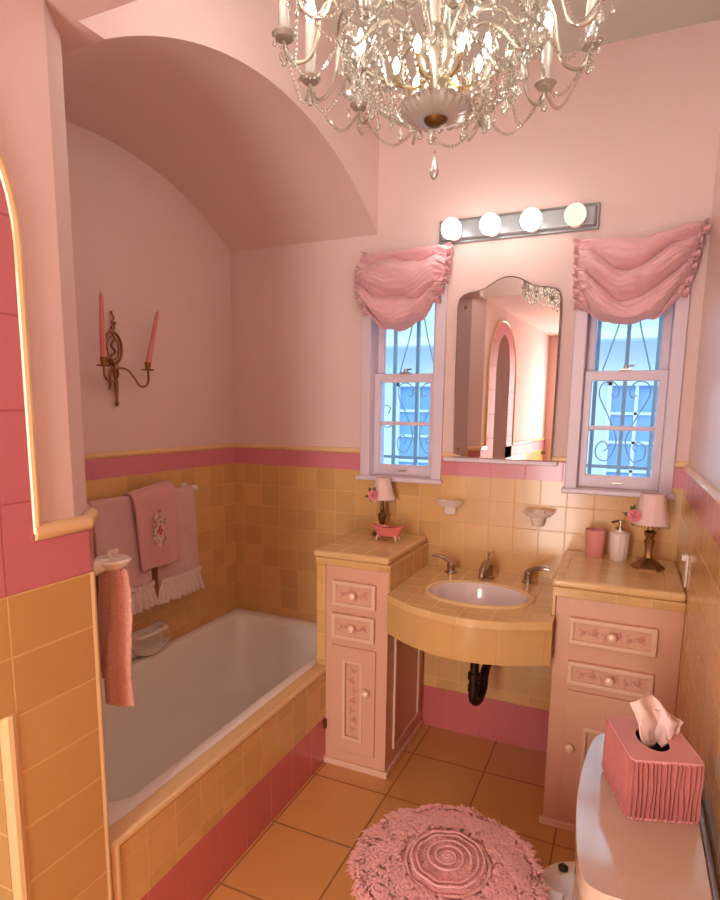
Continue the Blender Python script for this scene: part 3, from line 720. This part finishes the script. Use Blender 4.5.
mb.tube([(.002, 2.475, 1.091), (-.014, 2.461, 1.092), (-.028, 2.449, 1.088)], .005, 8)
obj('pump', mb, 'nickel', sp_)

# outlet plate on the right wall
op = thing('switch_plate', (XR-t, 2.15, .92), 'narrow white switch plate on the right wall above the wider cabinet edge', 'switch plate')
obj('plate', MB().box(XR-t-.008, XR-t, 2.125, 2.175, .945, 1.055), 'ceramic', op, bevel=.004)
obj('toggle', MB().box(XR-t-.020, XR-t-.006, 2.144, 2.156, 1.03, 1.05), 'ceramic', op, bevel=.002)

# ------------------------------------------------------------------ sconce and candles
sx0 = XL
sc = thing('wall_sconce', (sx0, 1.80, 1.70), 'antique brass two-arm candle sconce on the alcove wall above the towels', 'sconce')
mb = MB().tube([(sx0+.012, 1.79+.045*cos(q), 1.735+.062*sin(q)) for q in [2*pi*k/28 for k in range(28)]], .0055, 8, closed=True)
mb.tube([(sx0+.012, 1.79+.030*cos(q), 1.735+.045*sin(q)) for q in [2*pi*k/24 for k in range(24)]], .003, 6, closed=True)
mb.tube(smooth_path([(sx0+.01, 1.79, 1.675), (sx0+.014, 1.775, 1.70), (sx0+.014, 1.80, 1.72), (sx0+.014, 1.78, 1.745), (sx0+.014, 1.80, 1.77), (sx0+.01, 1.79, 1.797)]), .005, 6)
obj('back_plate', mb, 'brass', sc)
mb = MB().tube(smooth_path([(sx0+.01, 1.79, 1.795), (sx0+.014, 1.80, 1.815), (sx0+.014, 1.787, 1.835), (sx0+.014, 1.80, 1.85), (sx0+.012, 1.79, 1.868)]), [.004]*25, 6)
mb.ball((sx0+.012, 1.79, 1.872), .006, 8); mb.ball((sx0+.014, 1.803, 1.832), .007, 8); mb.ball((sx0+.014, 1.785, 1.812), .006, 8)
obj('crest', mb, 'brass', sc)
obj('stem', MB().lathe([(1e-6, 1.505), (.006, 1.51), (.009, 1.52), (.005, 1.53), (.007, 1.56), (.010, 1.60), (.006, 1.62), (.012, 1.645), (.014, 1.66), (.006, 1.675)], (sx0+.02, 1.79, 0), 14), 'brass', sc)
obj('tassel', MB().tube(smooth_path([(sx0+.02, 1.775, 1.66), (sx0+.024, 1.757, 1.63), (sx0+.022, 1.757, 1.59), (sx0+.02, 1.757, 1.572)]), .005, 8), 'brass', sc)
cups = ((sx0+.105, 1.655, 1.652), (sx0+.06, 1.925, 1.655))
arms = ([(sx0+.02, 1.79, 1.655), (sx0+.05, 1.775, 1.635), (sx0+.085, 1.72, 1.600), (sx0+.105, 1.66, 1.61), cups[0]],
        [(sx0+.02, 1.79, 1.655), (sx0+.035, 1.83, 1.655), (sx0+.045, 1.86, 1.625), (sx0+.055, 1.88, 1.592), (sx0+.06, 1.905, 1.590), (sx0+.062, 1.922, 1.61), cups[1]])
for c, a in zip(cups, arms):
    ao = obj('arm', MB().tube(smooth_path(a), .0045, 8), 'brass', sc)
    obj('drip_pan', MB().lathe([(1e-6, 0), (.02, 0), (.027, .005), (.025, .006), (.012, .004), (.010, .012), (.013, .02), (.013, .034), (.009, .034), (.009, .01)], c, 20), 'brass', ao)
def candle(c, top, label):
    c = Vector(c); tpp = Vector(top)
    k = thing('taper_candle', c, label, 'candle')
    obj('wax', MB().tube([c, c+(tpp-c)*.3, c+(tpp-c)*.7, c+(tpp-c)*.97, tpp], [.0115, .0105, .0085, .0065, .003], 14), 'candle', k)
    obj('wick', MB().tube([tpp-(tpp-c)*.01, tpp+(tpp-c)*.025], .001, 5), 'black', k)
candle((cups[0][0], cups[0][1], cups[0][2]+.018), (cups[0][0], cups[0][1]+.003, 1.915), 'upright pink taper candle in the sconce arm nearest the pier')
candle((cups[1][0], cups[1][1], cups[1][2]+.018), (cups[1][0]+.012, cups[1][1]+.055, 1.90), 'tilted pink taper candle in the curved outer sconce arm')

# ------------------------------------------------------------------ towel bar and towels
zb, xb = 1.135, XL+.075
bar = thing('towel_bar', (XL+t, 1.87, zb), 'white ceramic towel bar on the tiled alcove wall', 'towel bar')
obj('rail', MB().tube([(xb, 1.56, zb), (xb, 2.17, zb)], .009, 12), 'ceramic', bar)
for yy in (1.555, 2.175):
    obj('bracket', MB().lathe([(.024, 0), (.024, .008), (.013, .02), (.011, .06), (.014, .075)], (XL+t, yy, zb), 16, axis='x').ball((xb, yy, zb), .016, 12), 'ceramic', bar)
def towel(name, y0, y1, zbot, fw, m, label, seed, zback=.25, ruffle=None, slant=0, layer=0, topskew=0, flare=.0):
    tw = thing(name, ((xb), (y0+y1)/2, zb), label, 'towel')
    r = .013+layer
    Lf = zb-zbot
    def path(s):   # s 0 front hem -> 1 back hem, distances
        tot = Lf+pi*r+Lf*zback*2
        d = s*tot
        if d < Lf: return (r, zb-(Lf-d)) if True else None
        d -= Lf
        if d < pi*r: a = d/r; return (r*cos(a), zb+r*sin(a))
        d -= pi*r; return (-r, zb-d)
    def f(u, s):
        px, pz = path(s); front = px > 0; dz = max(0, zb-pz)
        wv = (.006*sin(u*pi*3+seed)+.010*noise.noise(Vector((u*3.1, pz*2.2, seed))))*min(1, dz/.12)
        y = y0+(y1-y0)*u+slant*dz+flare*(u-.5)*dz
        if not front: y = y0+(y1-y0)*u
        z = pz+(topskew*(u-.5)*max(0, 1-dz/.05))
        return (xb+px+(wv+dz*.03 if front else -wv*.2), y, z)
    obj('cloth', MB().grid(f, 28, 70), m, tw, solid=.007, sharp=0)
    # rolled side hems
    if ruffle:
        def g(u, v):
            ww = .016*sin(u*58+seed*3)*(.25+.75*v)
            fx_, fy_, fz_ = f(min(1, max(0, u)), 0)
            dy = (u-.5)*.05*v
            return (fx_+.008+ww*.8+.008*v, fy_+dy, fz_+.022-v*ruffle+.004*sin(u*31))
        obj('lace_ruffle', MB().grid(g, 130, 10), 'lace', tw, solid=.002, sharp=0)
        def g2(u, v):
            fx_, fy_, fz_ = f(u, 0)
            return (fx_+.011+.005*sin(u*90)*(1-v*.5), fy_, fz_+.042-v*.024+.003*sin(u*60))
        obj('lace_heading', MB().grid(g2, 110, 4), 'lace', tw, solid=.002, sharp=0)
    return tw
towel('bath_towel', 1.575, 1.848, .735, 0, 'towel_dusty', 'dusty pink towel with lace ruffle, nearest the pier on the bar', 1.1, ruffle=.085, slant=.03)
towel('bath_towel', 1.886, 2.15, .725, 0, 'towel_dusty', 'dusty pink towel with lace ruffle at the corner end of the bar', 3.3, ruffle=.085, slant=.03)
ht = towel('hand_towel', 1.765, 2.00, .835, 0, 'towel_rose', 'rose pink hand towel with an embroidered bouquet draped over the middle of the bar', 2.2, layer=.024, slant=.05, topskew=.03)
em = MB(); gm = MB(); random.seed(8)
ec = (xb+.055, 1.885, .995)
for k in range(80):
    a = random.random()*6.28; q = random.random()**.5
    c = (ec[0]-.003+random.random()*.002, ec[1]+.040*q*cos(a), ec[2]+.080*q*sin(a))
    (em if k % 3 else gm).ball(c, .0045+.003*random.random(), 6, sx=.5)
obj('embroidered_flowers', em, 'lace', ht); obj('embroidered_leaves', gm, 'thread', ht)
em = MB()
for dy, dz in ((0, .01), (.009, -.005), (-.008, -.004), (.002, -.018)): em.ball((ec[0], ec[1]+dy, ec[2]+dz), .008, 8, sx=.5)
obj('embroidered_rose', em, 'rose_dark', ht)

# ceramic hook with washcloth on the pier
hk = thing('towel_holder', (-1.145, 1.02, 1.10), 'white ceramic towel holder on the pier corner', 'towel holder')
hx, hy, hz = -1.150, 1.055, 1.118
obj('dish', MB().lathe([(1e-6, -.014), (.026, -.012), (.036, -.002), (.040, .006), (.036, .012), (.02, .010), (.008, .014), (1e-6, .016)], (hx, hy, hz), 26, sx=1.15, sy=1.15), 'ceramic', hk)
obj('wall_mount', MB().tube([(hx-.01, .985, hz-.004), (hx-.004, 1.02, hz), (hx, hy, hz)], [.024, .018, .014], 14), 'ceramic', hk)
obj('prong', MB().tube(smooth_path([(hx-.004, hy+.0, hz+.008), (hx-.008, hy+.0, hz+.026), (hx+.012, hy+.008, hz+.030)]), .006, 8), 'ceramic', hk)
wc = thing('washcloth', (hx, hy, hz-.014), 'coral pink washcloth hanging folded from the ceramic holder on the pier', 'towel')
def wcf(ph, w0, w1, dx, zb0, zb1, amp):
    def g(u, v):
        a = 2*pi*u; w = w0+(w1-w0)*v
        rr = 1+.25*sin(3*a+ph+v*2)*(.6+.4*v)+.12*sin(5*a+ph)
        rr *= 1 if 0 < v < 1 else .15
        return (hx+dx+w*rr*cos(a)+.006*sin(v*5+ph), hy+w*.55*rr*sin(a)+.004*sin(v*7), zb0+(zb1-zb0)*v+amp*noise.noise(Vector((u*3, v*6, ph))))
    return g
obj('front_fold', MB().grid(wcf(.4, .024, .036, .012, hz-.006, .738, .006), 40, 40, True), 'towel_coral', wc, sharp=0)
obj('back_fold', MB().grid(wcf(2.1, .018, .022, -.028, hz-.006, .80, .006), 32, 40, True), 'towel_coral', wc, sharp=0)
obj('hanging_loop', MB().tube(smooth_path([(hx-.012, hy+.02, hz-.01), (hx-.024, hy+.024, 1.04), (hx-.026, hy+.026, .97), (hx-.008, hy+.03, .955), (hx-.01, hy+.025, .985)]), .005, 8), 'towel_coral', wc)

# ------------------------------------------------------------------ toilet
to = thing('toilet', (.0, 1.22, 0), 'white toilet against the right wall, its tank lid nearest the camera', 'toilet')
ty = 1.225
def ringpts(cx, cy, rx0, rx1, ry, z, n=40, p=2.3):
    out = []
    for k in range(n):
        q = 2*pi*k/n; c, s = cos(q), sin(q)
        rx = rx1 if c > 0 else rx0
        out.append((cx+rx*abs(c)**(2/p)*(1 if c > 0 else -1), cy+ry*abs(s)**(2/p)*(1 if s > 0 else -1), z))
    return out
def loft(rings, capb=True, capt=True):
    n = len(rings[0]); mb = MB(); vs = [p for r_ in rings for p in r_]
    fs = [(i*n+k, i*n+(k+1) % n, (i+1)*n+(k+1) % n, (i+1)*n+k) for i in range(len(rings)-1) for k in range(n)]
    if capb: fs.append(tuple(range(n))[::-1])
    if capt: fs.append(tuple((len(rings)-1)*n+k for k in range(n)))
    mb.add(vs, fs, True); return mb
obj('bowl', loft([ringpts(-.12, ty, .18, .14, .11, 0), ringpts(-.12, ty, .17, .14, .105, .03), ringpts(-.14, ty, .16, .13, .10, .12), ringpts(-.20, ty, .20, .16, .13, .22), ringpts(-.25, ty, .26, .20, .175, .32), ringpts(-.27, ty, .265, .22, .19, .375), ringpts(-.27, ty, .262, .22, .187, .385), ringpts(-.28, ty, .20, .15, .13, .384), ringpts(-.28, ty, .15, .12, .10, .30), ringpts(-.28, ty, .08, .08, .06, .22)]), 'deck', to, sharp=50)
obj('deck', loft([ringpts(.05, ty, .18, .13, .20, .20, p=3), ringpts(.05, ty, .19, .13, .235, .30, p=3), ringpts(.05, ty, .195, .13, .245, .365, p=3), ringpts(.05, ty, .188, .125, .238, .378, p=3)]), 'deck', to, sharp=50)
obj('seat', loft([ringpts(-.285, ty, .235, .185, .188, .386), ringpts(-.285, ty, .24, .19, .193, .392), ringpts(-.285, ty, .24, .19, .193, .402), ringpts(-.285, ty, .235, .185, .188, .408)]), 'white', to, sharp=50)
obj('seat_lid', loft([ringpts(-.285, ty, .235, .195, .188, .409), ringpts(-.285, ty, .238, .20, .191, .414), ringpts(-.285, ty, .23, .195, .185, .425)]), 'white', to, sharp=50)
obj('hinge_block', MB().box(-.115, -.055, ty-.10, ty+.085, .378, .405), 'white', to, bevel=.008, seg=3)
for dy in (-.075, .19): obj('bolt_cap', MB().lathe([(.012, 0), (.012, .006), (.006, .012), (1e-6, .013)], (-.068, ty+dy, .378), 14), 'black', to)
lid = [(.182, .955), (.182, 1.478), (.170, 1.492), (.02, 1.492), (-.006, 1.484), (-.020, 1.455), (-.031, 1.39), (-.038, 1.31), (-.041, 1.225), (-.038, 1.14), (-.031, 1.06), (-.020, .995), (-.006, .966), (.02, .955)]
ls = [(p.x, p.y) for p in smooth_path([(a, b, 0) for a, b in lid[3:]], 4)]
lidp = [lid[0], lid[1], lid[2]]+ls
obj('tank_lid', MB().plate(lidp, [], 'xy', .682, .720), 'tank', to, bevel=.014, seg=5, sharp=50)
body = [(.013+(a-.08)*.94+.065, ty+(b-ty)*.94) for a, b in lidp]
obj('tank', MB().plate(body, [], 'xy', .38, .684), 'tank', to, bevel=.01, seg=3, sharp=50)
obj('flush_lever', MB().lathe([(.014, 0), (.014, -.012), (.009, -.016)], (-.022, 1.40, .63), 14, axis='x').tube([(-.04, 1.40, .63), (-.042, 1.34, .622)], .006, 8), 'nickel', to)

# fluffy cover on the closed seat lid
cv = thing('seat_cover', (-.315, ty, .425), 'round pink shag cover with a rosette on the closed toilet lid', 'seat cover')
ccx, ccy, rx, ry = -.313, ty, .212, .222
def covz(q, s):
    z = .430+.030*(1-s**2.6)
    z += .010*math.exp(-((s-.0)/.12)**2)
    z -= .012*math.exp(-((s-.46)/.035)**2)+.007*math.exp(-((s-.30)/.03)**2)
    return z
def cf(u, v):
    q = 2*pi*u; s = v*1.0
    n1 = noise.noise(Vector((cos(q)*s*9, sin(q)*s*9, 1.0)))
    n2 = noise.noise(Vector((cos(q)*s*26, sin(q)*s*26, 5.0)))
    z = covz(q, s)+(.006*n1+.007*n2)*(1 if s > .5 else .45)
    rr = s*(1+(.03*n1+.03*noise.noise(Vector((q*4, 0, 2))) if s > .8 else 0))
    if v > .93: z -= (v-.93)/.07*.045; rr = .985+.02*n1
    return (ccx+rx*rr*cos(q), ccy+ry*rr*sin(q), z)
obj('backing', MB().grid(cf, 120, 60, True), 'shag', cv, sharp=0)
mb = MB(); random.seed(3)
for i in range(5200):
    q = random.random()*2*pi; s = .5+.5*random.random()**.75
    if i % 7 == 0: s = random.random()*.42
    x, y = ccx+rx*s*cos(q), ccy+ry*s*sin(q); z = covz(q, s)-.002
    if s > .95: z -= .03*random.random()
    n1 = noise.noise(Vector((cos(q)*s*5, sin(q)*s*5, 3.0)))
    a = q+pi/2+n1*3.5+random.uniform(-.7, .7); l = random.uniform(.010, .020)*(1 if s > .5 else .5); w = .0034
    d = Vector((cos(a), sin(a), 0)); p = Vector((-sin(a), cos(a), 0)); o = Vector((cos(q), sin(q), 0))*(.006 if s > .9 else 0)
    b0 = Vector((x, y, z)); hgt = .007*(1 if s > .5 else .45)
    b1 = b0+Vector((0, 0, hgt))+o; b2 = b1+d*l*.6+Vector((0, 0, hgt*.25))+o; b3 = b2+d*l*.4-Vector((0, 0, hgt*.55))+o
    mb.add([b0-p*w, b0+p*w, b1-p*w, b1+p*w, b2-p*w, b2+p*w, b3], [(0, 1, 3, 2), (2, 3, 5, 4), (4, 5, 6)], True)
o = obj('shag_pile', mb, 'shag', cv, sharp=0, fix=False); o['kind'] = 'stuff'
mb = MB()
for rr_, th in ((.46, .0045), (.40, .003), (.34, .0025)):
    mb.tube([(ccx+rx*rr_*1.0*cos(q), ccy+ry*rr_*sin(q), covz(q, rr_)+.010+.002*sin(q*9)) for q in [2*pi*k/60 for k in range(60)]], th, 6, closed=True)
mb.tube([(ccx+rx*.26*(1-k/70)*cos(k*.28), ccy+ry*.26*(1-k/70)*sin(k*.28), .470) for k in range(64)], .003, 6)
obj('rosette', mb, 'shag', cv, sharp=0)

# ------------------------------------------------------------------ tissue box on the tank lid
bx = thing('tissue_box_cover', (.092, 1.268, .72), 'rose pink pleated fabric tissue box cover standing on the toilet tank lid', 'tissue box')
W, D, H = .066, .082, .126
def per(u):
    pts = [(-W, -D), (W, -D), (W, D), (-W, D)]; rc = .010
    Ls = [2*W, 2*D, 2*W, 2*D]; tot = sum(Ls); d = (u % 1)*tot
    for i in range(4):
        if d <= Ls[i]: a, b = pts[i], pts[(i+1) % 4]; tt = d/Ls[i]; x, y = a[0]+(b[0]-a[0])*tt, a[1]+(b[1]-a[1])*tt; break
        d -= Ls[i]
    for lim, idx in ((W, 0), (D, 1)): pass
    ex, ey = max(0, abs(x)-(W-rc)), max(0, abs(y)-(D-rc)); k = sqrt(ex*ex+ey*ey)
    if k > rc: s = rc/k; x = math.copysign(W-rc+ex*s, x) if abs(x) > W-rc else x; y = math.copysign(D-rc+ey*s, y) if abs(y) > D-rc else y
    nx, ny = (math.copysign(ex, x), math.copysign(ey, y)); l = sqrt(nx*nx+ny*ny) or 1
    return x, y, nx/l, ny/l
def pf(u, v):
    x, y, nx, ny = per(u)
    q = u*430+4.5*noise.noise(Vector((u*40, v*1.5, 1)))+.8*sin(v*3+u*40)
    a = .0045*sin(q)+.0034*noise.noise(Vector((u*90, v*3, 4)))
    return (x+nx*a, y+ny*a, .002+v*(H-.004))
obj('pleated_sides', MB().grid(pf, 900, 8, True), 'pleat', bx, local=True, sharp=0)
slot = [(.030*cos(2*pi*k/24), .046*sin(2*pi*k/24)) for k in range(24)]
rc = arc(W-.010, D-.010, .010, 0, 90, 4)+arc(-W+.010, D-.010, .010, 90, 180, 4)+arc(-W+.010, -D+.010, .010, 180, 270, 4)+arc(W-.010, -D+.010, .010, 270, 360, 4)
obj('top_panel', MB().plate(rc, [slot], 'xy', H-.006, H), 'pleat_top', bx, local=True)
obj('piping', MB().tube([(a, b, H-.001) for a, b in rc], .0024, 8, closed=True), 'pleat_top', bx, local=True)
obj('bottom_piping', MB().tube([(a, b, .0035) for a, b in rc], .0028, 8, closed=True), 'pleat_top', bx, local=True)
obj('slot_lining', MB().box(-.05, .05, -.06, .06, H-.03, H-.028), 'black', bx, local=True)
bx.rotation_euler.z = R(18)
ti = thing('facial_tissue', (.085, 1.28, .825), 'pale pink tissue pulled up from the pleated box cover', 'tissue')
def tf(u, v):
    a = (u-.5)*2; b = v
    w = .012+.050*sin(pi*min(1, b*.62+.08))**.8
    lean = -.040*b**2
    x = .014+lean*.15+a*w*(.58+.10*b)-.026*max(0, b-.75)*(1-a)
    y = -.004+a*w*.45-.010*b+.010*cos(a*3.2)*(1-b*.3)
    z = .004+.105*b*(1-.28*a*a*(b))-.022*a*b
    n1 = noise.noise(Vector((a*3, b*3, 2)))
    return (x+.010*n1, y+.007*sin(a*6+b*2)*(.5+.5*b)+.006*n1, z)
obj('sheet', MB().grid(tf, 40, 30), 'tissue', ti, solid=.0012, local=True, sharp=0)
def tf2(u, v):
    x, y, z = tf(u, v*.72); return (x+.012, y+.016+.012*sin(u*9), z*.95)
obj('rear_fold', MB().grid(tf2, 34, 24), 'tissue', ti, solid=.0012, local=True, sharp=0)

# ------------------------------------------------------------------ chandelier
CX, CY, CZ = -.44, 1.36, 2.30
ch = thing('chandelier', (CX, CY, ZC), 'silver crystal chandelier with candle arms and bead swags hanging from the high ceiling', 'chandelier')
def P(r, a, z): return (CX+r*cos(a), CY+r*sin(a), z)
obj('canopy', MB().lathe([(.065, ZC+.076), (.06, ZC+.06), (.03, ZC+.045), (.012, ZC+.03)], (CX, CY, 0), 24), 'silver', ch)
obj('stem', MB().lathe([(.006, ZC+.04), (.006, 2.60), (.02, 2.58), (.03, 2.55), (.018, 2.52), (.012, 2.48), (.028, 2.44), (.035, 2.41), (.02, 2.37), (.014, 2.33), (.04, 2.30), (.045, 2.27), (.03, 2.23), (.012, 2.20), (.012, 2.15)], (CX, CY, 0), 24), 'silver', ch)
obj('ribbed_bowl', MB().lathe([(.022, 2.142), (.045, 2.143), (.066, 2.149), (.076, 2.160), (.078, 2.168), (.074, 2.168), (.062, 2.156), (.04, 2.150), (.015, 2.150)], (CX, CY, 0), 96, flute=.03, nf=24), 'sleeve', ch)
obj('bottom_cap', MB().lathe([(1e-6, 2.126), (.010, 2.127), (.022, 2.133), (.027, 2.141), (.020, 2.146)], (CX, CY, 0), 24), 'bronze', ch)
obj('main_ring', MB().tube([P(.216, 2*pi*k/64, 2.313) for k in range(64)], .005, 8, closed=True), 'silver', ch)
obj('upper_ring', MB().tube([P(.15, 2*pi*k/48, 2.46) for k in range(48)], .004, 8, closed=True), 'silver', ch)
def beads(path, step, r):
    mb = MB(); acc = 0; pts = [Vector(p) for p in path]
    for a, b in zip(pts, pts[1:]):
        l = (b-a).length; d = step-acc
        while d <= l: mb.octa(a+(b-a)*(d/l), r, r*1.15, 5); d += step
        acc = (acc+l) % step
    return mb
def drop(mb, p, h, r):
    x, y, z = p
    mb.octa((x, y, z-.005), .004, .005, 6)
    n = 8; prof = [(1e-6, -h-.010), (r*.7, -h*.88-.01), (r, -h*.68-.01), (r*.55, -h*.35-.01), (1e-6, -.010)]
    vs = []
    for rr, zz in prof:
        for k in range(n): vs.append((x+rr*cos(2*pi*k/n), y+rr*sin(2*pi*k/n)*.6, z+zz))
    mb.add(vs, [(i*n+k, i*n+(k+1) % n, (i+1)*n+(k+1) % n, (i+1)*n+k) for i in range(4) for k in range(n)])
    return mb
A0 = R(25)
def outer_arm(k):
    a = A0+k*R(30); rd, zd = .335, CZ
    pts = [P(.045, a, 2.29), P(.09, a, 2.335), P(.14, a, 2.325), P(.175, a, 2.290), P(.200, a, 2.300), P(.214, a, 2.345), P(.230, a, 2.372), P(.252, a, 2.355), P(.263, a, 2.30), P(.278, a, 2.262), P(.305, a, 2.250), P(.328, a, 2.262), P(rd, a, zd-.008)]
    ao = obj('arm', MB().tube(smooth_path(pts, 5), .0042, 8), 'silver', ch)
    obj('drip_pan', MB().lathe([(1e-6, -.004), (.020, -.004), (.027, .004), (.026, .006), (.016, .001), (1e-6, .001)], P(rd, a, zd), 24), 'pan', ao)
    obj('candle_sleeve', MB().lathe([(.0155, 0), (.0155, .012), (.0125, .016), (.0125, .125), (.010, .128), (1e-6, .128)], P(rd, a, zd), 18), 'sleeve', ao)
    obj('bulb', MB().lathe([(.006, 0), (.012, .014), (.013, .024), (.009, .042), (.003, .058), (1e-6, .062)], P(rd, a, zd+.128), 12), 'flame', ao)
    mb = MB(); drop(mb, P(rd, a, zd-.018), .032, .009)
    for s in (-.07, .07): drop(mb, P(rd+.018*(1 if s > 0 else .6), a+s, zd-.002), .022, .006)
    obj('pendant', mb, 'crystal', ao)
for k in range(12): outer_arm(k)
for k in range(12):                      # swags between the dishes and from dish to ring
    a, b = A0+k*R(30), A0+(k+1)*R(30)
    path = [P(.335-.02*sin(pi*i/16), a+(b-a)*i/16, CZ-.012-.075*sin(pi*i/16)) for i in range(17)]
    obj('bead_strand', beads(path, .0095, .0048), 'crystal', ch)
    path = [P(.335+(.216-.335)*i/14, a+R(5)*sin(pi*i/14), CZ-.012+(2.31-CZ)*i/14-.085*sin(pi*i/14)) for i in range(15)]
    obj('bead_strand', beads(path, .0095, .0048), 'crystal', ch)
for k in range(36):                      # basket of beads between ring and bowl
    a = k*R(10)
    path = [P(.216-(.216-.072)*(i/14)**1.25, a, 2.31-(2.31-2.160)*sin(pi*.5*i/14)**.9) for i in range(15)]
    obj('bead_strand', beads(path, .0112, .0050), 'crystal', ch)
for k in range(12):                      # hanging prisms on the ring and the lower ring
    a = k*R(30)+R(10)
    obj('prism', drop(MB(), P(.216, a, 2.308), .048, .010), 'crystal', ch)
    obj('prism', drop(MB(), P(.150, a+R(12), 2.195), .034, .008), 'crystal', ch)
for k in range(18):
    a = k*R(20)+R(5)
    obj('prism', drop(MB(), P(.182, a, 2.236), .036, .009), 'crystal', ch)
    obj('prism', drop(MB(), P(.105+.02*(k % 2), a+R(8), 2.315+.03*(k % 3)), .04, .009), 'crystal', ch)
for k in range(6):                       # tall glass spears and faceted balls standing in the ring
    a = k*R(60)+R(-5)
    obj('crystal_spear', MB().lathe([(.004, 2.27), (.014, 2.285), (.010, 2.305), (.017, 2.34), (.012, 2.38), (.003, 2.42), (1e-6, 2.425)], (CX+.222*cos(a), CY+.222*sin(a), 0), 8), 'crystal', ch, sharp=15)
    obj('crystal_ball', MB().ball(P(.222, a, 2.25), .019, 12), 'crystal', ch, sharp=15)
for k in range(6):                       # inner tier: lit bulbs over the bowl
    a = k*R(60)+R(20)
    ao = obj('inner_arm', MB().tube(smooth_path([P(.02, a, 2.225), P(.05, a, 2.205), P(.085, a, 2.215), P(.09, a, 2.235)], 5), .0035, 6), 'gold', ch)
    obj('bulb', MB().lathe([(.004, 0), (.007, .010), (.008, .016), (.005, .026), (1e-6, .034)], P(.09, a, 2.237), 10), 'hubbulb', ao)
for k in range(6):                       # upper tier of arms
    a = k*R(60)+R(40)
    ao = obj('upper_arm', MB().tube(smooth_path([P(.02, a, 2.43), P(.07, a, 2.40), P(.12, a, 2.42), P(.15, a, 2.465), P(.18, a, 2.44), P(.205, a, 2.42), P(.225, a, 2.45), P(.23, a, 2.475)], 5), .004, 8), 'silver', ch)
    obj('drip_pan', MB().lathe([(1e-6, -.004), (.018, -.004), (.024, .004), (.023, .006), (1e-6, .001)], P(.23, a, 2.482), 20), 'silver', ao)
    obj('candle_sleeve', MB().lathe([(.011, 0), (.011, .09), (1e-6, .092)], P(.23, a, 2.484), 14), 'sleeve', ao)
    obj('bulb', MB().lathe([(.005, 0), (.011, .014), (.008, .038), (1e-6, .055)], P(.23, a, 2.576), 10), 'flame', ao)
    obj('pendant', drop(MB(), P(.23, a, 2.474), .035, .009), 'crystal', ao)
    path = [P(.23-.23*.93*i/14, a, 2.48+.10*(i/14)-.06*sin(pi*i/14)) for i in range(15)]
    obj('bead_strand', beads(path, .011, .0047), 'crystal', ch)
    path = [P(.15+.045*i/14, a+R(30)*i/14, 2.455-.20*i/14-.03*sin(pi*i/14)) for i in range(15)]
    obj('bead_strand', beads(path, .011, .0047), 'crystal', ch)
mb = MB().octa((CX, CY, 2.116), .006, .008, 6); mb.octa((CX, CY, 2.100), .007, .008, 6); mb.octa((CX, CY, 2.086), .005, .008, 6)
drop(mb, (CX, CY, 2.080), .055, .011)
obj('bottom_pendant', mb, 'crystal', ch)

ch.location = (-.415, 1.285, 2.257+.57*.945); ch.scale = (.945,)*3

# ------------------------------------------------------------------ light, sky, camera
w = bpy.data.worlds.new('sky'); S.world = w; w.use_nodes = True; nt = w.node_tree; nt.nodes.clear()
wo = N(nt, 'OutputWorld'); bg = N(nt, 'Background', i_Strength=2.3); L(nt, bg.outputs[0], wo.inputs[0]); bg.inputs[0].default_value = (.30, .72, 1.0, 1)
def lamp_light(name, kind, loc, energy, col, size=.1, rot=None):
    d = bpy.data.lights.new(name, kind); d.energy = energy; d.color = col
    if kind == 'AREA': d.size = size
    elif kind == 'POINT': d.shadow_soft_size = size
    o = bpy.data.objects.new(name, d); COL.objects.link(o); o.location = loc
    if rot: o.rotation_euler = rot
    return o
# unseen fill light, added behind the camera to brighten the room from the front
dl = lamp_light('front_fill_light', 'AREA', (-.62, -1.285, 1.06), 31, (1, .95, .90), .42, (R(90), 0, 0))
dl.data.shape = 'RECTANGLE'; dl.data.size_y = 2.0

cam = bpy.data.cameras.new('camera'); co = bpy.data.objects.new('camera', cam); COL.objects.link(co); S.camera = co
F, PX, PY = 590.1, 363.1, 499.2
cam.sensor_fit = 'VERTICAL'; cam.sensor_height = 36; cam.lens = F/900*36
cam.shift_x = -(PX-360)/900; cam.shift_y = (PY-450)/900; cam.clip_start = .02
yaw, pit, rol = R(23.909), R(8.473), R(.79)
f = Vector((-sin(yaw)*cos(pit), cos(yaw)*cos(pit), -sin(pit))); r = f.cross(Vector((0, 0, 1))).normalized(); u = r.cross(f)
r2 = r*cos(rol)+u*sin(rol); u2 = -r*sin(rol)+u*cos(rol)
co.matrix_world = Matrix.Translation((0, 0, 1.5)) @ Matrix((r2, u2, -f)).transposed().to_4x4()
# hazy daylight: a paler, brighter sky high up than near the rooftops
tcn = N(nt, 'TexCoord'); sz = N(nt, 'SeparateXYZ'); L(nt, tcn.outputs['Generated'], sz.inputs[0])
rmp = N(nt, 'ValToRGB'); L(nt, sz.outputs[2], rmp.inputs[0]); cr = rmp.color_ramp
cr.elements[0].position = .28; cr.elements[0].color = (.14, .22, .30, 1)
cr.elements[1].position = .62; cr.elements[1].color = (.55, .80, 1, 1)
L(nt, rmp.outputs[0], bg.inputs[0]); bg.inputs['Strength'].default_value = 3.7
S.view_settings.view_transform = 'Standard'; S.view_settings.look = 'None'; S.view_settings.gamma = 1; S.view_settings.exposure = .5
S.view_settings.use_curve_mapping = False
S.cycles.max_bounces = 10; S.cycles.transparent_max_bounces = 16; S.cycles.transmission_bounces = 8
